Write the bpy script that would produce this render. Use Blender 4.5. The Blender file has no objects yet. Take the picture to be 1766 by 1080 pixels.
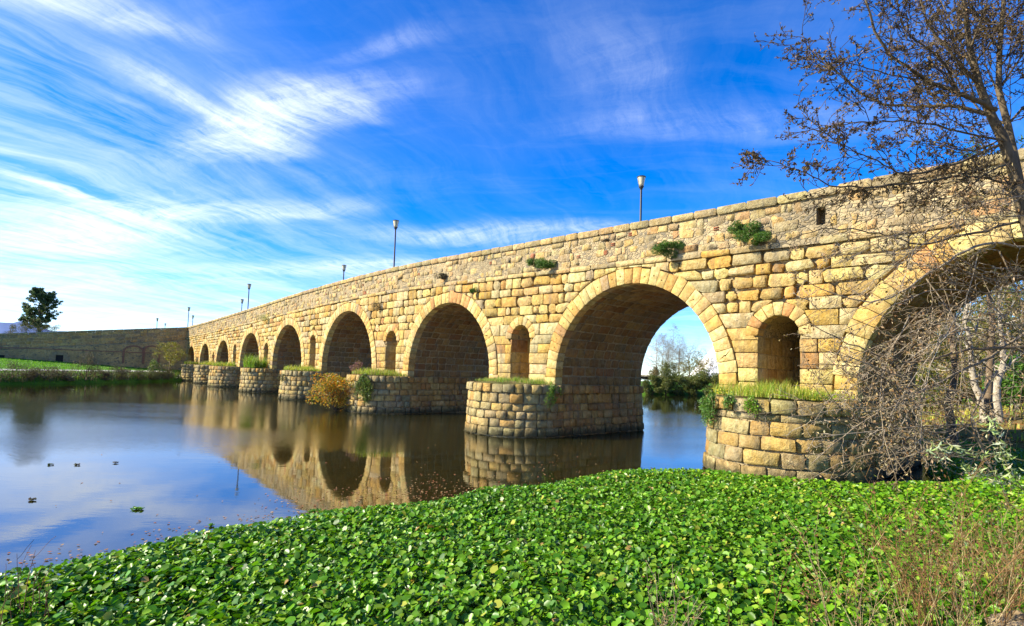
import bpy, math, random
import numpy as np
from mathutils import Vector, Matrix

# ------------------------------------------------------------------ camera, sky, sun
SC = bpy.context.scene
COL = SC.collection
F, PITCH, ROLL, CAMH = 929.3, math.radians(3.139), math.radians(1.861), 3.204
PCX, PCY = 883.0, 588.0
cam = bpy.data.cameras.new('camera')
cam.sensor_width = 36.0
cam.lens = 36.0 * F / 1766.0
cam.shift_y = 48.0 / 1766.0
cam.clip_start = 0.1
cam.clip_end = 9000
camo = bpy.data.objects.new('camera', cam)
COL.objects.link(camo)
camo.matrix_world = (Matrix.Translation((0, 0, CAMH)) @ Matrix.Rotation(math.radians(90) + PITCH, 4, 'X')
                     @ Matrix.Rotation(ROLL, 4, 'Z'))
SC.camera = camo

SUN_AZ = math.radians(263.0)      # clockwise from +Y
SUN_EL = math.radians(33.0)
SUNV = Vector((math.sin(SUN_AZ) * math.cos(SUN_EL), math.cos(SUN_AZ) * math.cos(SUN_EL), math.sin(SUN_EL)))
world = bpy.data.worlds.new('World')
SC.world = world
world.use_nodes = True
SKY_STRENGTH = 0.084
sun = bpy.data.lights.new('sun', 'SUN')
sun.energy = 5.0
sun.angle = math.radians(0.53)
sun.color = (1.0, 0.91, 0.73)
suno = bpy.data.objects.new('sun', sun)
COL.objects.link(suno)
suno.rotation_euler = SUNV.to_track_quat('Z', 'Y').to_euler()
suno.location = (-40, -5, 60)
SC.view_settings.view_transform = 'Standard'
SC.view_settings.look = 'None'
SC.view_settings.exposure = 1.12
SC.view_settings.gamma = 1.0
SC.view_settings.use_curve_mapping = False
SC.cycles.use_denoising = True
SC.cycles.max_bounces = 7
SC.cycles.transparent_max_bounces = 6
SC.cycles.sample_clamp_indirect = 6.0


class NT:
    """small helper to write node trees"""
    def __init__(self, tree):
        self.t = tree
        tree.nodes.clear()

    def n(self, kind, ins=None, **props):
        nd = self.t.nodes.new(kind)
        for k, v in props.items():
            setattr(nd, k, v)
        for k, v in (ins or {}).items():
            s = nd.inputs[k]
            if isinstance(v, bpy.types.NodeSocket):
                self.t.links.new(v, s)
            else:
                s.default_value = v
        return nd

    def math(self, op, a, b=0.0, c=0.0, clamp=False):
        nd = self.n('ShaderNodeMath', {0: a, 1: b, 2: c}, operation=op, use_clamp=clamp)
        return nd.outputs[0]

    def mix(self, fac, a, b, blend='MIX'):
        nd = self.n('ShaderNodeMix', data_type='RGBA', blend_type=blend)
        for s, v in ((nd.inputs[0], fac), (nd.inputs[6], a), (nd.inputs[7], b)):
            if isinstance(v, bpy.types.NodeSocket):
                self.t.links.new(v, s)
            else:
                s.default_value = v
        return nd.outputs[2]

    def noise(self, vec, scale, detail=4.0, rough=0.55, dist=0.0, out='Fac'):
        nd = self.n('ShaderNodeTexNoise', {'Scale': scale, 'Detail': detail, 'Roughness': rough, 'Distortion': dist})
        if vec is not None:
            self.t.links.new(vec, nd.inputs['Vector'])
        return nd.outputs[out]

    def ramp(self, fac, stops):
        nd = self.n('ShaderNodeValToRGB', {0: fac})
        el = nd.color_ramp.elements
        while len(el) < len(stops):
            el.new(0.5)
        for e, (p, c) in zip(el, stops):
            e.position = p
            e.color = (c, c, c, 1) if isinstance(c, (int, float)) else (*c, 1)
        return nd.outputs[0]


def build_sky():
    N = NT(world.node_tree)
    sky = N.n('ShaderNodeTexSky', sky_type='NISHITA', sun_disc=False, sun_elevation=SUN_EL, sun_rotation=SUN_AZ,
              altitude=300.0, air_density=0.8, dust_density=0.0, ozone_density=5.0)
    col = N.n('ShaderNodeHueSaturation', {'Hue': 0.512, 'Saturation': 1.36, 'Value': 1.72, 'Color': sky.outputs[0]}).outputs[0]
    geo = N.n('ShaderNodeTexCoord').outputs['Generated']
    sep = N.n('ShaderNodeSeparateXYZ', {0: geo})
    X, Y, Z = sep.outputs
    zz = N.math('ADD', N.math('MAXIMUM', Z, 0.0), 0.10)
    U = N.math('DIVIDE', X, zz)
    V = N.math('DIVIDE', Y, zz)
    P = N.n('ShaderNodeCombineXYZ', {0: U, 1: V, 2: 0.0}).outputs[0]

    def warp(vec, scale, amount, detail):
        w = N.noise(vec, scale, detail, 0.6, 0.0, 'Color')
        w = N.n('ShaderNodeVectorMath', {0: w, 1: (0.5, 0.5, 0.5)}, operation='SUBTRACT').outputs[0]
        w = N.n('ShaderNodeVectorMath', {0: w, 'Scale': amount}, operation='SCALE').outputs[0]
        return N.n('ShaderNodeVectorMath', {0: vec, 1: w}, operation='ADD').outputs[0]
    Pl = warp(warp(P, 0.8, 0.55, 1.0), 2.2, 0.16, 1.0)
    Pw = warp(Pl, 5.0, 0.10, 4.0)

    def layer(rot, sc, off, scale, detail, rough, lo, hi, vec=None):
        """noise streaks running at angle rot in the layer"""
        m = N.n('ShaderNodeMapping', {'Vector': vec or Pw, 'Rotation': (0, 0, math.radians(-rot)), 'Location': off}).outputs[0]
        m = N.n('ShaderNodeVectorMath', {0: m, 1: sc}, operation='MULTIPLY').outputs[0]
        return N.ramp(N.noise(m, scale, detail, rough, 0.15), [(lo, 0.0), (hi, 1.0)])
    veil = layer(62, (0.8, 1.5, 1), (3.1, 1.7, 0), 1.0, 6.0, 0.58, 0.40, 0.75)
    wisp = layer(66, (0.5, 3.4, 1), (7.3, 4.1, 0), 2.0, 9.0, 0.66, 0.44, 0.80)
    wisp2 = layer(-8, (0.4, 2.4, 1), (2.3, 6.1, 0), 1.9, 8.0, 0.64, 0.46, 0.80)
    veil2 = layer(20, (1.0, 1.6, 1), (5.7, 2.2, 0), 2.6, 6.0, 0.6, 0.30, 0.70)
    fil = N.math('ADD', N.math('MULTIPLY', layer(70, (0.40, 3.0, 1), (1.3, 9.2, 0), 6.0, 9.0, 0.72, 0.36, 0.70), 0.6),
                 N.math('MULTIPLY', layer(-25, (0.6, 2.4, 1), (4.3, 2.2, 0), 5.0, 9.0, 0.72, 0.36, 0.70), 0.4))

    def lobe(cu, cv, ang, la, lb):
        """soft elongated streak of the cloud layer, edges ragged by the warp"""
        m = N.n('ShaderNodeMapping', {'Vector': Pw, 'Location': (-cu, -cv, 0)}, vector_type='POINT').outputs[0]
        m2 = N.n('ShaderNodeMapping', {'Vector': m, 'Rotation': (0, 0, math.radians(-ang)), 'Scale': (1, 1, 1)}).outputs[0]
        m3 = N.n('ShaderNodeVectorMath', {0: m2, 1: (1.0 / la, 1.0 / lb, 0)}, operation='MULTIPLY').outputs[0]
        ln = N.n('ShaderNodeVectorMath', {0: m3}, operation='LENGTH').outputs['Value']
        return N.n('ShaderNodeMapRange', {0: ln, 1: 0.0, 2: 1.0, 3: 1.0, 4: 0.0}, interpolation_type='SMOOTHERSTEP').outputs[0]
    # more cirrus towards the sun side of the sky
    side = N.n('ShaderNodeMapRange', {0: N.math('SUBTRACT', N.math('MULTIPLY', X, -1.0), N.math('MULTIPLY', Z, 0.9)), 1: -0.15, 2: 0.62, 3: 0.0, 4: 1.0}, interpolation_type='SMOOTHSTEP').outputs[0]
    lowb = N.n('ShaderNodeMapRange', {0: Z, 1: 0.0, 2: 0.30, 3: 1.0, 4: 0.0}, interpolation_type='SMOOTHSTEP').outputs[0]
    dens = N.math('MULTIPLY', veil, N.math('ADD', N.math('MULTIPLY', side, 0.50), 0.05))
    dens = N.math('ADD', dens, N.math('MULTIPLY', wisp, N.math('ADD', N.math('MULTIPLY', side, 0.60), 0.04)))
    dens = N.math('ADD', dens, N.math('MULTIPLY', wisp2, N.math('ADD', N.math('MULTIPLY', lowb, 0.40), 0.06)))
    dens = N.math('ADD', dens, N.math('MULTIPLY', side, 0.05))
    dens = N.math('ADD', dens, N.math('MULTIPLY', lowb, 0.05))
    for cu, cv, ang, la, lb, amp in LOBES:
        l = lobe(cu, cv, ang, la, lb)
        dens = N.math('ADD', dens, N.math('MULTIPLY', N.math('MULTIPLY', l, amp), N.math('MULTIPLY', N.math('ADD', N.math('MULTIPLY', fil, 1.1), 0.12), N.math('ADD', N.math('MULTIPLY', veil2, 0.9), 0.35))))
    dens = N.math('MULTIPLY', dens, N.math('ADD', N.math('MULTIPLY', fil, 0.30), 0.78))
    dens = N.math('SUBTRACT', 1.0, N.math('POWER', 2.718, N.math('MULTIPLY', dens, -1.25)))
    cloud = N.mix(0.12, CLOUD, N.n('ShaderNodeHueSaturation', {'Saturation': 0.15, 'Value': 1.6, 'Color': sky.outputs[0]}).outputs[0])
    out = N.mix(dens, col, cloud)
    bg = N.n('ShaderNodeBackground', {'Color': out, 'Strength': SKY_STRENGTH})
    N.n('ShaderNodeOutputWorld', {'Surface': bg.outputs[0]})


# cloud streaks in the layer: centre u,v; angle; half length; half width; amount
CLOUD = (7.4, 8.0, 8.8, 1)
LOBES = [(-0.90, 1.76, -27, 0.80, 0.26, 1.5), (-1.02, 1.62, 67, 0.45, 0.12, 1.0), (-0.55, 1.60, 60, 0.26, 0.10, 0.7), (-1.93, 2.22, 61, 0.40, 0.09, 1.6),
         (-2.2, 2.75, -20, 1.3, 0.50, 1.3), (-1.3, 2.55, -12, 0.9, 0.20, 0.8), (-0.9, 3.5, -5, 1.5, 0.42, 0.8), (-0.1, 2.72, -3, 1.3, 0.26, 0.65), (-1.05, 1.14, 25, 0.45, 0.15, 0.9),
         (0.75, 1.66, -8, 0.9, 0.2, 0.22), (0.29, 1.42, 60, 0.45, 0.26, 0.16), (-0.36, 1.29, -30, 0.28, 0.07, 0.26), (-3.4, 3.6, 10, 2.4, 0.8, 0.5), (0.2, 3.4, 0, 1.5, 0.3, 0.7)]
build_sky()


# ------------------------------------------------------------------ pixel helper (for reading real places off the photograph)
def ray(px, py):
    X, Y = px - PCX, py - PCY
    cr, sr = math.cos(ROLL), math.sin(ROLL)
    a, b = X * cr + Y * sr, -X * sr + Y * cr
    v = (a / F, 1.0, -b / F)
    c, s = math.cos(PITCH), math.sin(PITCH)
    return np.array([v[0], v[1] * c - v[2] * s, v[1] * s + v[2] * c])


def at(px, py, Y):
    v = ray(px, py)
    return v * (Y / v[1]) + np.array([0, 0, CAMH])


def onz(px, py, z):
    v = ray(px, py)
    return v * ((z - CAMH) / v[2]) + np.array([0, 0, CAMH])


# ------------------------------------------------------------------ mesh helpers
rng = np.random.default_rng(11)
random.seed(5)


class MB:
    """collects polygons with a colour each and links them as ONE mesh object"""
    def __init__(self):
        self.v, self.f, self.c, self.n = [], [], [], 0

    def add(self, verts, faces, col=None):
        verts = np.asarray(verts, float).reshape(-1, 3)
        self.v.append(verts)
        col = (0.5, 0.5, 0.5) if col is None else col
        for f in faces:
            self.f.append(tuple(i + self.n for i in f))
            self.c.append(col)
        self.n += len(verts)

    def box(self, c, sz, col=None, rz=0.0):
        x, y, z = np.array(sz) / 2
        p = np.array([[-x, -y, -z], [x, -y, -z], [x, y, -z], [-x, y, -z], [-x, -y, z], [x, -y, z], [x, y, z], [-x, y, z]])
        cs, sn = math.cos(rz), math.sin(rz)
        q = p.copy()
        q[:, 0] = p[:, 0] * cs - p[:, 1] * sn
        q[:, 1] = p[:, 0] * sn + p[:, 1] * cs
        self.add(q + np.array(c), [(0, 3, 2, 1), (4, 5, 6, 7), (0, 1, 5, 4), (1, 2, 6, 5), (2, 3, 7, 6), (3, 0, 4, 7)], col)

    def tube(self, pts, rad, sides=5, col=None, cap=False):
        pts = np.asarray(pts, float)
        rad = np.broadcast_to(np.asarray(rad, float), (len(pts),))
        t = np.gradient(pts, axis=0)
        t /= np.linalg.norm(t, axis=1)[:, None] + 1e-9
        ref = np.array([0.13, 0.21, 0.97]) if abs(t[0, 2]) < 0.8 else np.array([0.95, 0.2, 0.1])
        a = np.cross(t, ref)
        a /= np.linalg.norm(a, axis=1)[:, None] + 1e-9
        b = np.cross(t, a)
        an = np.arange(sides) * 2 * math.pi / sides
        ring = pts[:, None, :] + rad[:, None, None] * (np.cos(an)[None, :, None] * a[:, None, :] + np.sin(an)[None, :, None] * b[:, None, :])
        fs = []
        for i in range(len(pts) - 1):
            for k in range(sides):
                k2 = (k + 1) % sides
                fs.append((i * sides + k, (i + 1) * sides + k, (i + 1) * sides + k2, i * sides + k2))
        if cap:
            fs.append(tuple(range(sides)))
            fs.append(tuple(reversed(range((len(pts) - 1) * sides, len(pts) * sides))))
        self.add(ring.reshape(-1, 3), fs, col)

    def build(self, name, mat, parent=None, smooth=True, origin=None):
        V = np.concatenate(self.v) if self.v else np.zeros((0, 3))
        return link_mesh(name, V, self.f, self.c, mat, parent, smooth, origin)


def link_mesh(name, V, faces, cols, mat, parent=None, smooth=True, origin=None):
    """faces: list of tuples, or an (n,k) int array"""
    me = bpy.data.meshes.new(name)
    V = np.asarray(V, np.float32)
    org = np.zeros(3) if origin is None else np.asarray(origin, float)
    V = V - org.astype(np.float32)
    if isinstance(faces, np.ndarray):
        nf, k = faces.shape
        tot = np.full(nf, k, np.int32)
        flat = faces.reshape(-1).astype(np.int32)
    else:
        nf = len(faces)
        tot = np.fromiter((len(f) for f in faces), np.int32, nf)
        flat = np.fromiter((i for f in faces for i in f), np.int32, int(tot.sum()))
    me.vertices.add(len(V))
    me.vertices.foreach_set('co', V.reshape(-1))
    me.loops.add(len(flat))
    me.loops.foreach_set('vertex_index', flat)
    me.polygons.add(nf)
    st = np.zeros(nf, np.int32)
    st[1:] = np.cumsum(tot)[:-1]
    me.polygons.foreach_set('loop_start', st)
    me.polygons.foreach_set('loop_total', tot)
    me.polygons.foreach_set('use_smooth', np.full(nf, smooth, bool))
    me.update(calc_edges=True)
    if cols is not None and nf:
        c = np.asarray(cols, np.float32).reshape(-1, 3)
        if len(c) == 1:
            c = np.repeat(c, nf, 0)
        c4 = np.ones((nf, 4), np.float32)
        c4[:, :3] = c
        at_ = me.attributes.new('tint', 'FLOAT_COLOR', 'FACE')
        at_.data.foreach_set('color', c4.reshape(-1))
    me.materials.append(mat)
    o = bpy.data.objects.new(name, me)
    COL.objects.link(o)
    o.location = org
    if parent is not None:
        set_parent(o, parent)
    return o


WLOC = {}


def set_parent(o, p):
    o.parent = p
    o.matrix_parent_inverse = Matrix.Translation(-Vector(world_loc(p)))


def world_loc(o):
    # every parent here carries a translation only
    if o.parent is None:
        return tuple(o.location)
    q = Vector(world_loc(o.parent)) + o.matrix_parent_inverse.translation + o.location
    return tuple(q)


def empty(name, loc):
    o = bpy.data.objects.new(name, None)
    o.empty_display_size = 0.3
    COL.objects.link(o)
    o.location = loc
    return o


def tag(o, label=None, cat=None, group=None, kind=None):
    if label: o['label'] = label
    if cat: o['category'] = cat
    if group: o['group'] = group
    if kind: o['kind'] = kind
    return o


# ------------------------------------------------------------------ materials
def new_mat(name):
    m = bpy.data.materials.new(name)
    m.use_nodes = True
    return m, NT(m.node_tree)


def mat_stone(name='stone', bump=0.5, patch=1.0):
    m, N = new_mat(name)
    pos = N.n('ShaderNodeNewGeometry').outputs['Position']
    tint = N.n('ShaderNodeAttribute', attribute_name='tint').outputs['Color']
    n1 = N.noise(pos, 0.9, 5, 0.6)
    n2 = N.noise(pos, 5.0, 6, 0.65)
    n3 = N.noise(pos, 15.0, 6, 0.75)
    c = N.mix(N.ramp(n2, [(0.34, 0.0), (0.66, 1.0)]), N.mix(1.0, tint, (0.68, 0.57, 0.39, 1), 'MULTIPLY'), N.mix(1.0, tint, (1.12, 1.08, 1.02, 1), 'MULTIPLY'))
    # weathering: grey lichen crust in patches and dark specks
    lich = N.math('MULTIPLY', N.ramp(n1, [(0.46, 0.0), (0.70, 1.0)]), N.ramp(N.noise(pos, 9.0, 6, 0.7), [(0.42, 0.0), (0.62, 0.85)]))
    c = N.mix(N.math('MULTIPLY', lich, 0.42 * patch), c, (0.36, 0.33, 0.24, 1))
    streak = N.n('ShaderNodeMapping', {'Vector': pos, 'Scale': (3.0, 3.0, 0.35)}).outputs[0]
    st = N.math('MULTIPLY', N.ramp(N.noise(streak, 1.1, 6, 0.7), [(0.50, 0.0), (0.68, 1.0)]), 0.62 * patch)
    c = N.mix(st, c, (0.16, 0.135, 0.095, 1))
    # tide line of wet algae just above the water, ragged
    zc_ = N.n('ShaderNodeSeparateXYZ', {0: pos}).outputs[2]
    tide = N.ramp(N.math('ADD', zc_, N.math('MULTIPLY', N.math('SUBTRACT', n2, 0.5), 0.7)), [(0.18, 0.9), (0.55, 0.0)])
    c = N.mix(tide, c, (0.07, 0.065, 0.03, 1))
    moss = N.math('MULTIPLY', N.ramp(N.noise(pos, 1.7, 6, 0.7), [(0.58, 0.0), (0.72, 1.0)]), N.ramp(N.math('DIVIDE', zc_, 4.0), [(0.3, 0.65), (0.85, 0.0)]))
    c = N.mix(moss, c, (0.10, 0.12, 0.03, 1))
    speck = N.ramp(n3, [(0.34, 1.0), (0.46, 0.0)])
    c = N.mix(N.math('MULTIPLY', speck, 0.6), c, (0.13, 0.10, 0.06, 1))
    b1 = N.n('ShaderNodeBump', {'Strength': bump, 'Distance': 0.16, 'Height': N.math('ADD', N.math('MULTIPLY', n2, 0.9), N.math('MULTIPLY', n3, 0.5))}).outputs[0]
    bs = N.n('ShaderNodeBsdfPrincipled', {'Base Color': c, 'Roughness': 0.92, 'Normal': b1, 'Specular IOR Level': 0.2})
    N.n('ShaderNodeOutputMaterial', {'Surface': bs.outputs[0]})
    return m


def mat_rubble(name, base, alt, scale=3.2, mort=(0.42, 0.33, 0.19)):
    """coursed rubble seen from afar: stones as cells, with relief"""
    m, N = new_mat(name)
    pos = N.n('ShaderNodeNewGeometry').outputs['Position']
    mp = N.n('ShaderNodeMapping', {'Vector': pos, 'Scale': (1.0, 1.0, 1.7)}).outputs[0]
    vo = N.n('ShaderNodeTexVoronoi', {'Vector': mp, 'Scale': scale, 'Randomness': 0.9})
    ve = N.n('ShaderNodeTexVoronoi', {'Vector': mp, 'Scale': scale, 'Randomness': 0.9}, feature='DISTANCE_TO_EDGE')
    r = N.n('ShaderNodeSeparateColor', {0: vo.outputs['Color']})
    c = N.mix(r.outputs[0], (*base, 1), (*alt, 1))
    c = N.mix(N.math('MULTIPLY', N.ramp(r.outputs[1], [(0.7, 0.0), (0.9, 1.0)]), 0.7), c, (0.13, 0.12, 0.10, 1))
    c = N.mix(N.ramp(ve.outputs['Distance'], [(0.02, 1.0), (0.09, 0.0)]), c, (*mort, 1))
    big = N.noise(pos, 0.35, 5, 0.6)
    c = N.mix(N.math('MULTIPLY', N.ramp(big, [(0.42, 0.0), (0.68, 1.0)]), 0.55), c, (0.10, 0.095, 0.075, 1))
    n3 = N.noise(pos, 14.0, 5, 0.7)
    c = N.mix(N.ramp(n3, [(0.3, 0.5), (0.5, 0.0)]), c, (0.10, 0.085, 0.06, 1))
    hgt = N.math('ADD', N.ramp(ve.outputs['Distance'], [(0.0, 0.0), (0.14, 1.0)]), N.math('MULTIPLY', n3, 0.5))
    bp = N.n('ShaderNodeBump', {'Strength': 0.8, 'Distance': 0.06, 'Height': hgt}).outputs[0]
    bs = N.n('ShaderNodeBsdfPrincipled', {'Base Color': c, 'Roughness': 0.95, 'Normal': bp, 'Specular IOR Level': 0.15})
    N.n('ShaderNodeOutputMaterial', {'Surface': bs.outputs[0]})
    return m


def mat_leaf(name, rough=0.4, trans=0.35, spec=0.4, var=0.35):
    m, N = new_mat(name)
    tint = N.n('ShaderNodeAttribute', attribute_name='tint').outputs['Color']
    pos = N.n('ShaderNodeNewGeometry').outputs['Position']
    nz = N.noise(pos, 3.0, 4, 0.6)
    c = N.n('ShaderNodeHueSaturation', {'Value': N.math('ADD', N.math('MULTIPLY', nz, var * 2), 1.0 - var), 'Color': tint}).outputs[0]
    bs = N.n('ShaderNodeBsdfPrincipled', {'Base Color': c, 'Roughness': rough, 'Specular IOR Level': spec})
    tr = N.n('ShaderNodeBsdfTranslucent', {'Color': N.mix(1.0, c, (1.25, 1.35, 0.6, 1), 'MULTIPLY')})
    mx = N.n('ShaderNodeMixShader', {0: trans, 1: bs.outputs[0], 2: tr.outputs[0]})
    N.n('ShaderNodeOutputMaterial', {'Surface': mx.outputs[0]})
    return m


def mat_bark(name):
    m, N = new_mat(name)
    tint = N.n('ShaderNodeAttribute', attribute_name='tint').outputs['Color']
    pos = N.n('ShaderNodeNewGeometry').outputs['Position']
    mp = N.n('ShaderNodeMapping', {'Vector': pos, 'Scale': (9, 9, 3)}).outputs[0]
    nz = N.noise(mp, 2.0, 5, 0.65)
    c = N.mix(N.ramp(nz, [(0.35, 0.0), (0.68, 1.0)]), N.mix(1.0, tint, (0.5, 0.46, 0.42, 1), 'MULTIPLY'), N.mix(1.0, tint, (1.15, 1.12, 1.05, 1), 'MULTIPLY'))
    bp = N.n('ShaderNodeBump', {'Strength': 0.5, 'Distance': 0.02, 'Height': nz}).outputs[0]
    bs = N.n('ShaderNodeBsdfPrincipled', {'Base Color': c, 'Roughness': 0.85, 'Normal': bp, 'Specular IOR Level': 0.25})
    N.n('ShaderNodeOutputMaterial', {'Surface': bs.outputs[0]})
    return m


def mat_soil(name, a, b, c3=None, sc=1.2):
    m, N = new_mat(name)
    pos = N.n('ShaderNodeNewGeometry').outputs['Position']
    n1 = N.noise(pos, sc, 6, 0.65)
    n2 = N.noise(pos, sc * 9, 5, 0.7)
    c = N.mix(N.ramp(n1, [(0.36, 0.0), (0.64, 1.0)]), (*a, 1), (*b, 1))
    if c3:
        c = N.mix(N.ramp(n2, [(0.5, 0.0), (0.66, 1.0)]), c, (*c3, 1))
    bp = N.n('ShaderNodeBump', {'Strength': 0.7, 'Distance': 0.08, 'Height': n2}).outputs[0]
    bs = N.n('ShaderNodeBsdfPrincipled', {'Base Color': c, 'Roughness': 1.0, 'Normal': bp, 'Specular IOR Level': 0.1})
    N.n('ShaderNodeOutputMaterial', {'Surface': bs.outputs[0]})
    return m


def mat_plain(name, col, rough=0.5, metal=0.0, nscale=6.0, var=0.3):
    m, N = new_mat(name)
    pos = N.n('ShaderNodeNewGeometry').outputs['Position']
    nz = N.noise(pos, nscale, 5, 0.6)
    c = N.n('ShaderNodeHueSaturation', {'Value': N.math('ADD', N.math('MULTIPLY', nz, var * 2), 1.0 - var), 'Color': (*col, 1)}).outputs[0]
    bs = N.n('ShaderNodeBsdfPrincipled', {'Base Color': c, 'Roughness': rough, 'Metallic': metal})
    N.n('ShaderNodeOutputMaterial', {'Surface': bs.outputs[0]})
    return m


def mat_water():
    m, N = new_mat('river_water')
    pos = N.n('ShaderNodeNewGeometry').outputs['Position']
    # wind ripples come in patches; in the lee of the near bank the water lies almost still
    mp = N.n('ShaderNodeMapping', {'Vector': pos, 'Rotation': (0, 0, 0.35), 'Scale': (0.018, 0.06, 0.05)}).outputs[0]
    patch = N.ramp(N.noise(mp, 1.0, 3, 0.5), [(0.40, 0.0), (0.60, 1.0)])
    dist = N.n('ShaderNodeVectorMath', {0: pos}, operation='LENGTH').outputs['Value']
    far = N.ramp(N.math('DIVIDE', dist, 100.0), [(0.205, 0.0), (0.27, 1.0), (0.40, 1.0), (0.52, 0.12)])
    amt = N.math('ADD', N.math('MULTIPLY', far, N.math('ADD', N.math('MULTIPLY', patch, 0.7), 0.2)), 0.03)
    r1 = N.noise(N.n('ShaderNodeMapping', {'Vector': pos, 'Rotation': (0, 0, 0.5), 'Scale': (1.0, 1.8, 1)}).outputs[0], 4.2, 4, 0.6)
    r2 = N.noise(N.n('ShaderNodeMapping', {'Vector': pos, 'Rotation': (0, 0, -0.3), 'Scale': (0.35, 1.0, 1)}).outputs[0], 0.8, 3, 0.5)
    h = N.math('ADD', N.math('MULTIPLY', r1, N.math('MULTIPLY', amt, 0.06)), N.math('MULTIPLY', r2, 0.013))
    bp = N.n('ShaderNodeBump', {'Strength': 1.0, 'Distance': 0.30, 'Height': h}).outputs[0]
    silt = N.noise(pos, 0.12, 4, 0.6)
    c = N.mix(silt, (0.012, 0.013, 0.003, 1), (0.020, 0.017, 0.004, 1))
    bs = N.n('ShaderNodeBsdfPrincipled', {'Base Color': c, 'Roughness': 0.012, 'IOR': 2.05, 'Normal': bp, 'Specular IOR Level': 0.8})
    N.n('ShaderNodeOutputMaterial', {'Surface': bs.outputs[0]})
    return m


M = {}
M['stone'] = mat_stone('weathered_stone', 0.8, 1.0)
M['stone_smooth'] = mat_stone('arch_stone', 0.5, 0.6)
M['mortar'] = mat_rubble('mortar_core', (0.40, 0.30, 0.15), (0.46, 0.35, 0.18), 4.0, (0.44, 0.34, 0.18))
M['parapet_core'] = mat_rubble('parapet_mortar', (0.50, 0.39, 0.21), (0.42, 0.31, 0.16), 5.0, (0.52, 0.41, 0.23))
M['leaf'] = mat_leaf('leaf', 0.45, 0.35)
M['hyacinth'] = mat_leaf('hyacinth_leaf', 0.36, 0.30, 0.30, 0.35)
M['dry'] = mat_leaf('dry_leaf', 0.7, 0.25, 0.2)
M['bark'] = mat_bark('bark')
M['soil'] = mat_soil('platform_soil', (0.14, 0.10, 0.05), (0.10, 0.12, 0.03))
M['grass_ground'] = mat_soil('grass_ground', (0.06, 0.16, 0.012), (0.10, 0.22, 0.02), (0.05, 0.10, 0.015), 0.35)
M['bank'] = mat_soil('bank_earth', (0.17, 0.115, 0.05), (0.12, 0.12, 0.03), (0.28, 0.13, 0.04), 0.6)
M['metal'] = mat_plain('lamp_metal', (0.035, 0.04, 0.045), 0.45, 0.3)
M['glass'] = mat_plain('lamp_glass', (0.58, 0.52, 0.34), 0.25, 0.0, 3.0, 0.08)
M['water'] = mat_water()
M['deck'] = mat_soil('deck_paving', (0.28, 0.24, 0.18), (0.22, 0.19, 0.14))
M['white'] = mat_plain('white_canvas', (0.82, 0.80, 0.76), 0.7, 0.0, 2.0, 0.06)
M['path'] = mat_plain('path_concrete', (0.50, 0.47, 0.42), 0.9, 0.0, 1.0, 0.15)
M['hill'] = mat_soil('far_hill', (0.10, 0.15, 0.30), (0.07, 0.115, 0.25), None, 0.01)  # blue of the distant haze is put into the hill's colour
M['wall_rubble'] = mat_rubble('retaining_wall_rubble', (0.64, 0.41, 0.15), (0.48, 0.31, 0.12), 3.4, (0.66, 0.46, 0.21))
M['brick'] = mat_plain('brick_red', (0.27, 0.13, 0.08), 0.95, 0.0, 9.0, 0.4)
M['dark'] = mat_plain('painted_hole_shade', (0.02, 0.018, 0.015), 1.0)  # near-black colour painted in place of the shade inside the wall openings

# ------------------------------------------------------------------ bridge frame
AL = math.radians(41.70)
D0 = 19.473
DD = np.array([-math.sin(AL), math.cos(AL), 0.0])      # along the bridge, away
NN = np.array([-math.cos(AL), -math.sin(AL), 0.0])     # out of the facade, towards the camera's side
OO = -NN * D0
HP = 2.54                                              # top of the pier platforms
W = 7.3                                                # width of the bridge


def B(s, off, z):
    s, off, z = np.broadcast_arrays(np.asarray(s, float), np.asarray(off, float), np.asarray(z, float))
    return OO + s[..., None] * DD + off[..., None] * NN + z[..., None] * np.array([0, 0, 1.0])


ARCH = [(-16.8, -8.2), (-3.1, 5.41), (10.0, 18.5), (23.69, 32.47), (37.81, 47.24), (52.10, 60.48), (64.98, 72.51), (77.64, 83.98), (88.04, 93.83), (97.49, 102.77)]
S0, S1 = -24.0, 104.6
PIER = [(ARCH[i][1], ARCH[i + 1][0]) for i in range(len(ARCH) - 1)] + [(102.77, 104.6)]
# small flood openings: centre, half width, springing of their arch
NICHE = [(-5.6, 0.70, 4.7), (7.86, 0.70, 4.74), (21.19, 0.72, 4.93), (35.04, 0.75, 5.05), (49.6, 0.70, 5.2), (62.8, 0.72, 4.65), (75.1, 0.72, 4.7), (85.8, 0.45, 4.0)]
_ts = np.array([-40, -24, 0, 7, 14, 22, 28, 35, 43, 50, 56, 70, 90, 104.6, 140])
_tz = np.array([9.3, 9.4, 9.55, 9.66, 9.88, 10.12, 10.34, 10.49, 10.44, 10.32, 10.15, 9.64, 9.06, 8.75, 8.2])


def _smooth_profile():
    xs = np.linspace(-40, 140, 361)
    z = np.interp(xs, _ts, _tz)
    k = np.hanning(25)
    k /= k.sum()
    zp = np.pad(z, 12, mode='edge')
    return xs, np.convolve(zp, k, 'valid')


_PX, _PZ = _smooth_profile()


def ztop(s): return np.interp(s, _PX, _PZ)
def zstr(s): return ztop(s) - 1.66          # top of the string course


RING = 0.72


def arch_geo(i):
    a, b = ARCH[i]
    L = b - a
    R = L / 2
    return (a + b) / 2, HP + 0.046 * L, R


def soffit(i, s):
    sc, zc, R = arch_geo(i)
    x = np.clip(R * R - (np.asarray(s) - sc) ** 2, 0, None)
    return zc + np.sqrt(x)


# ------------------------------------------------------------------ stones
def srgb(r, g, b):
    f = lambda u: ((u / 255 + 0.055) / 1.055) ** 2.4 if u > 10 else u / 255 / 12.92
    return np.array([f(r), f(g), f(b)])


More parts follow.
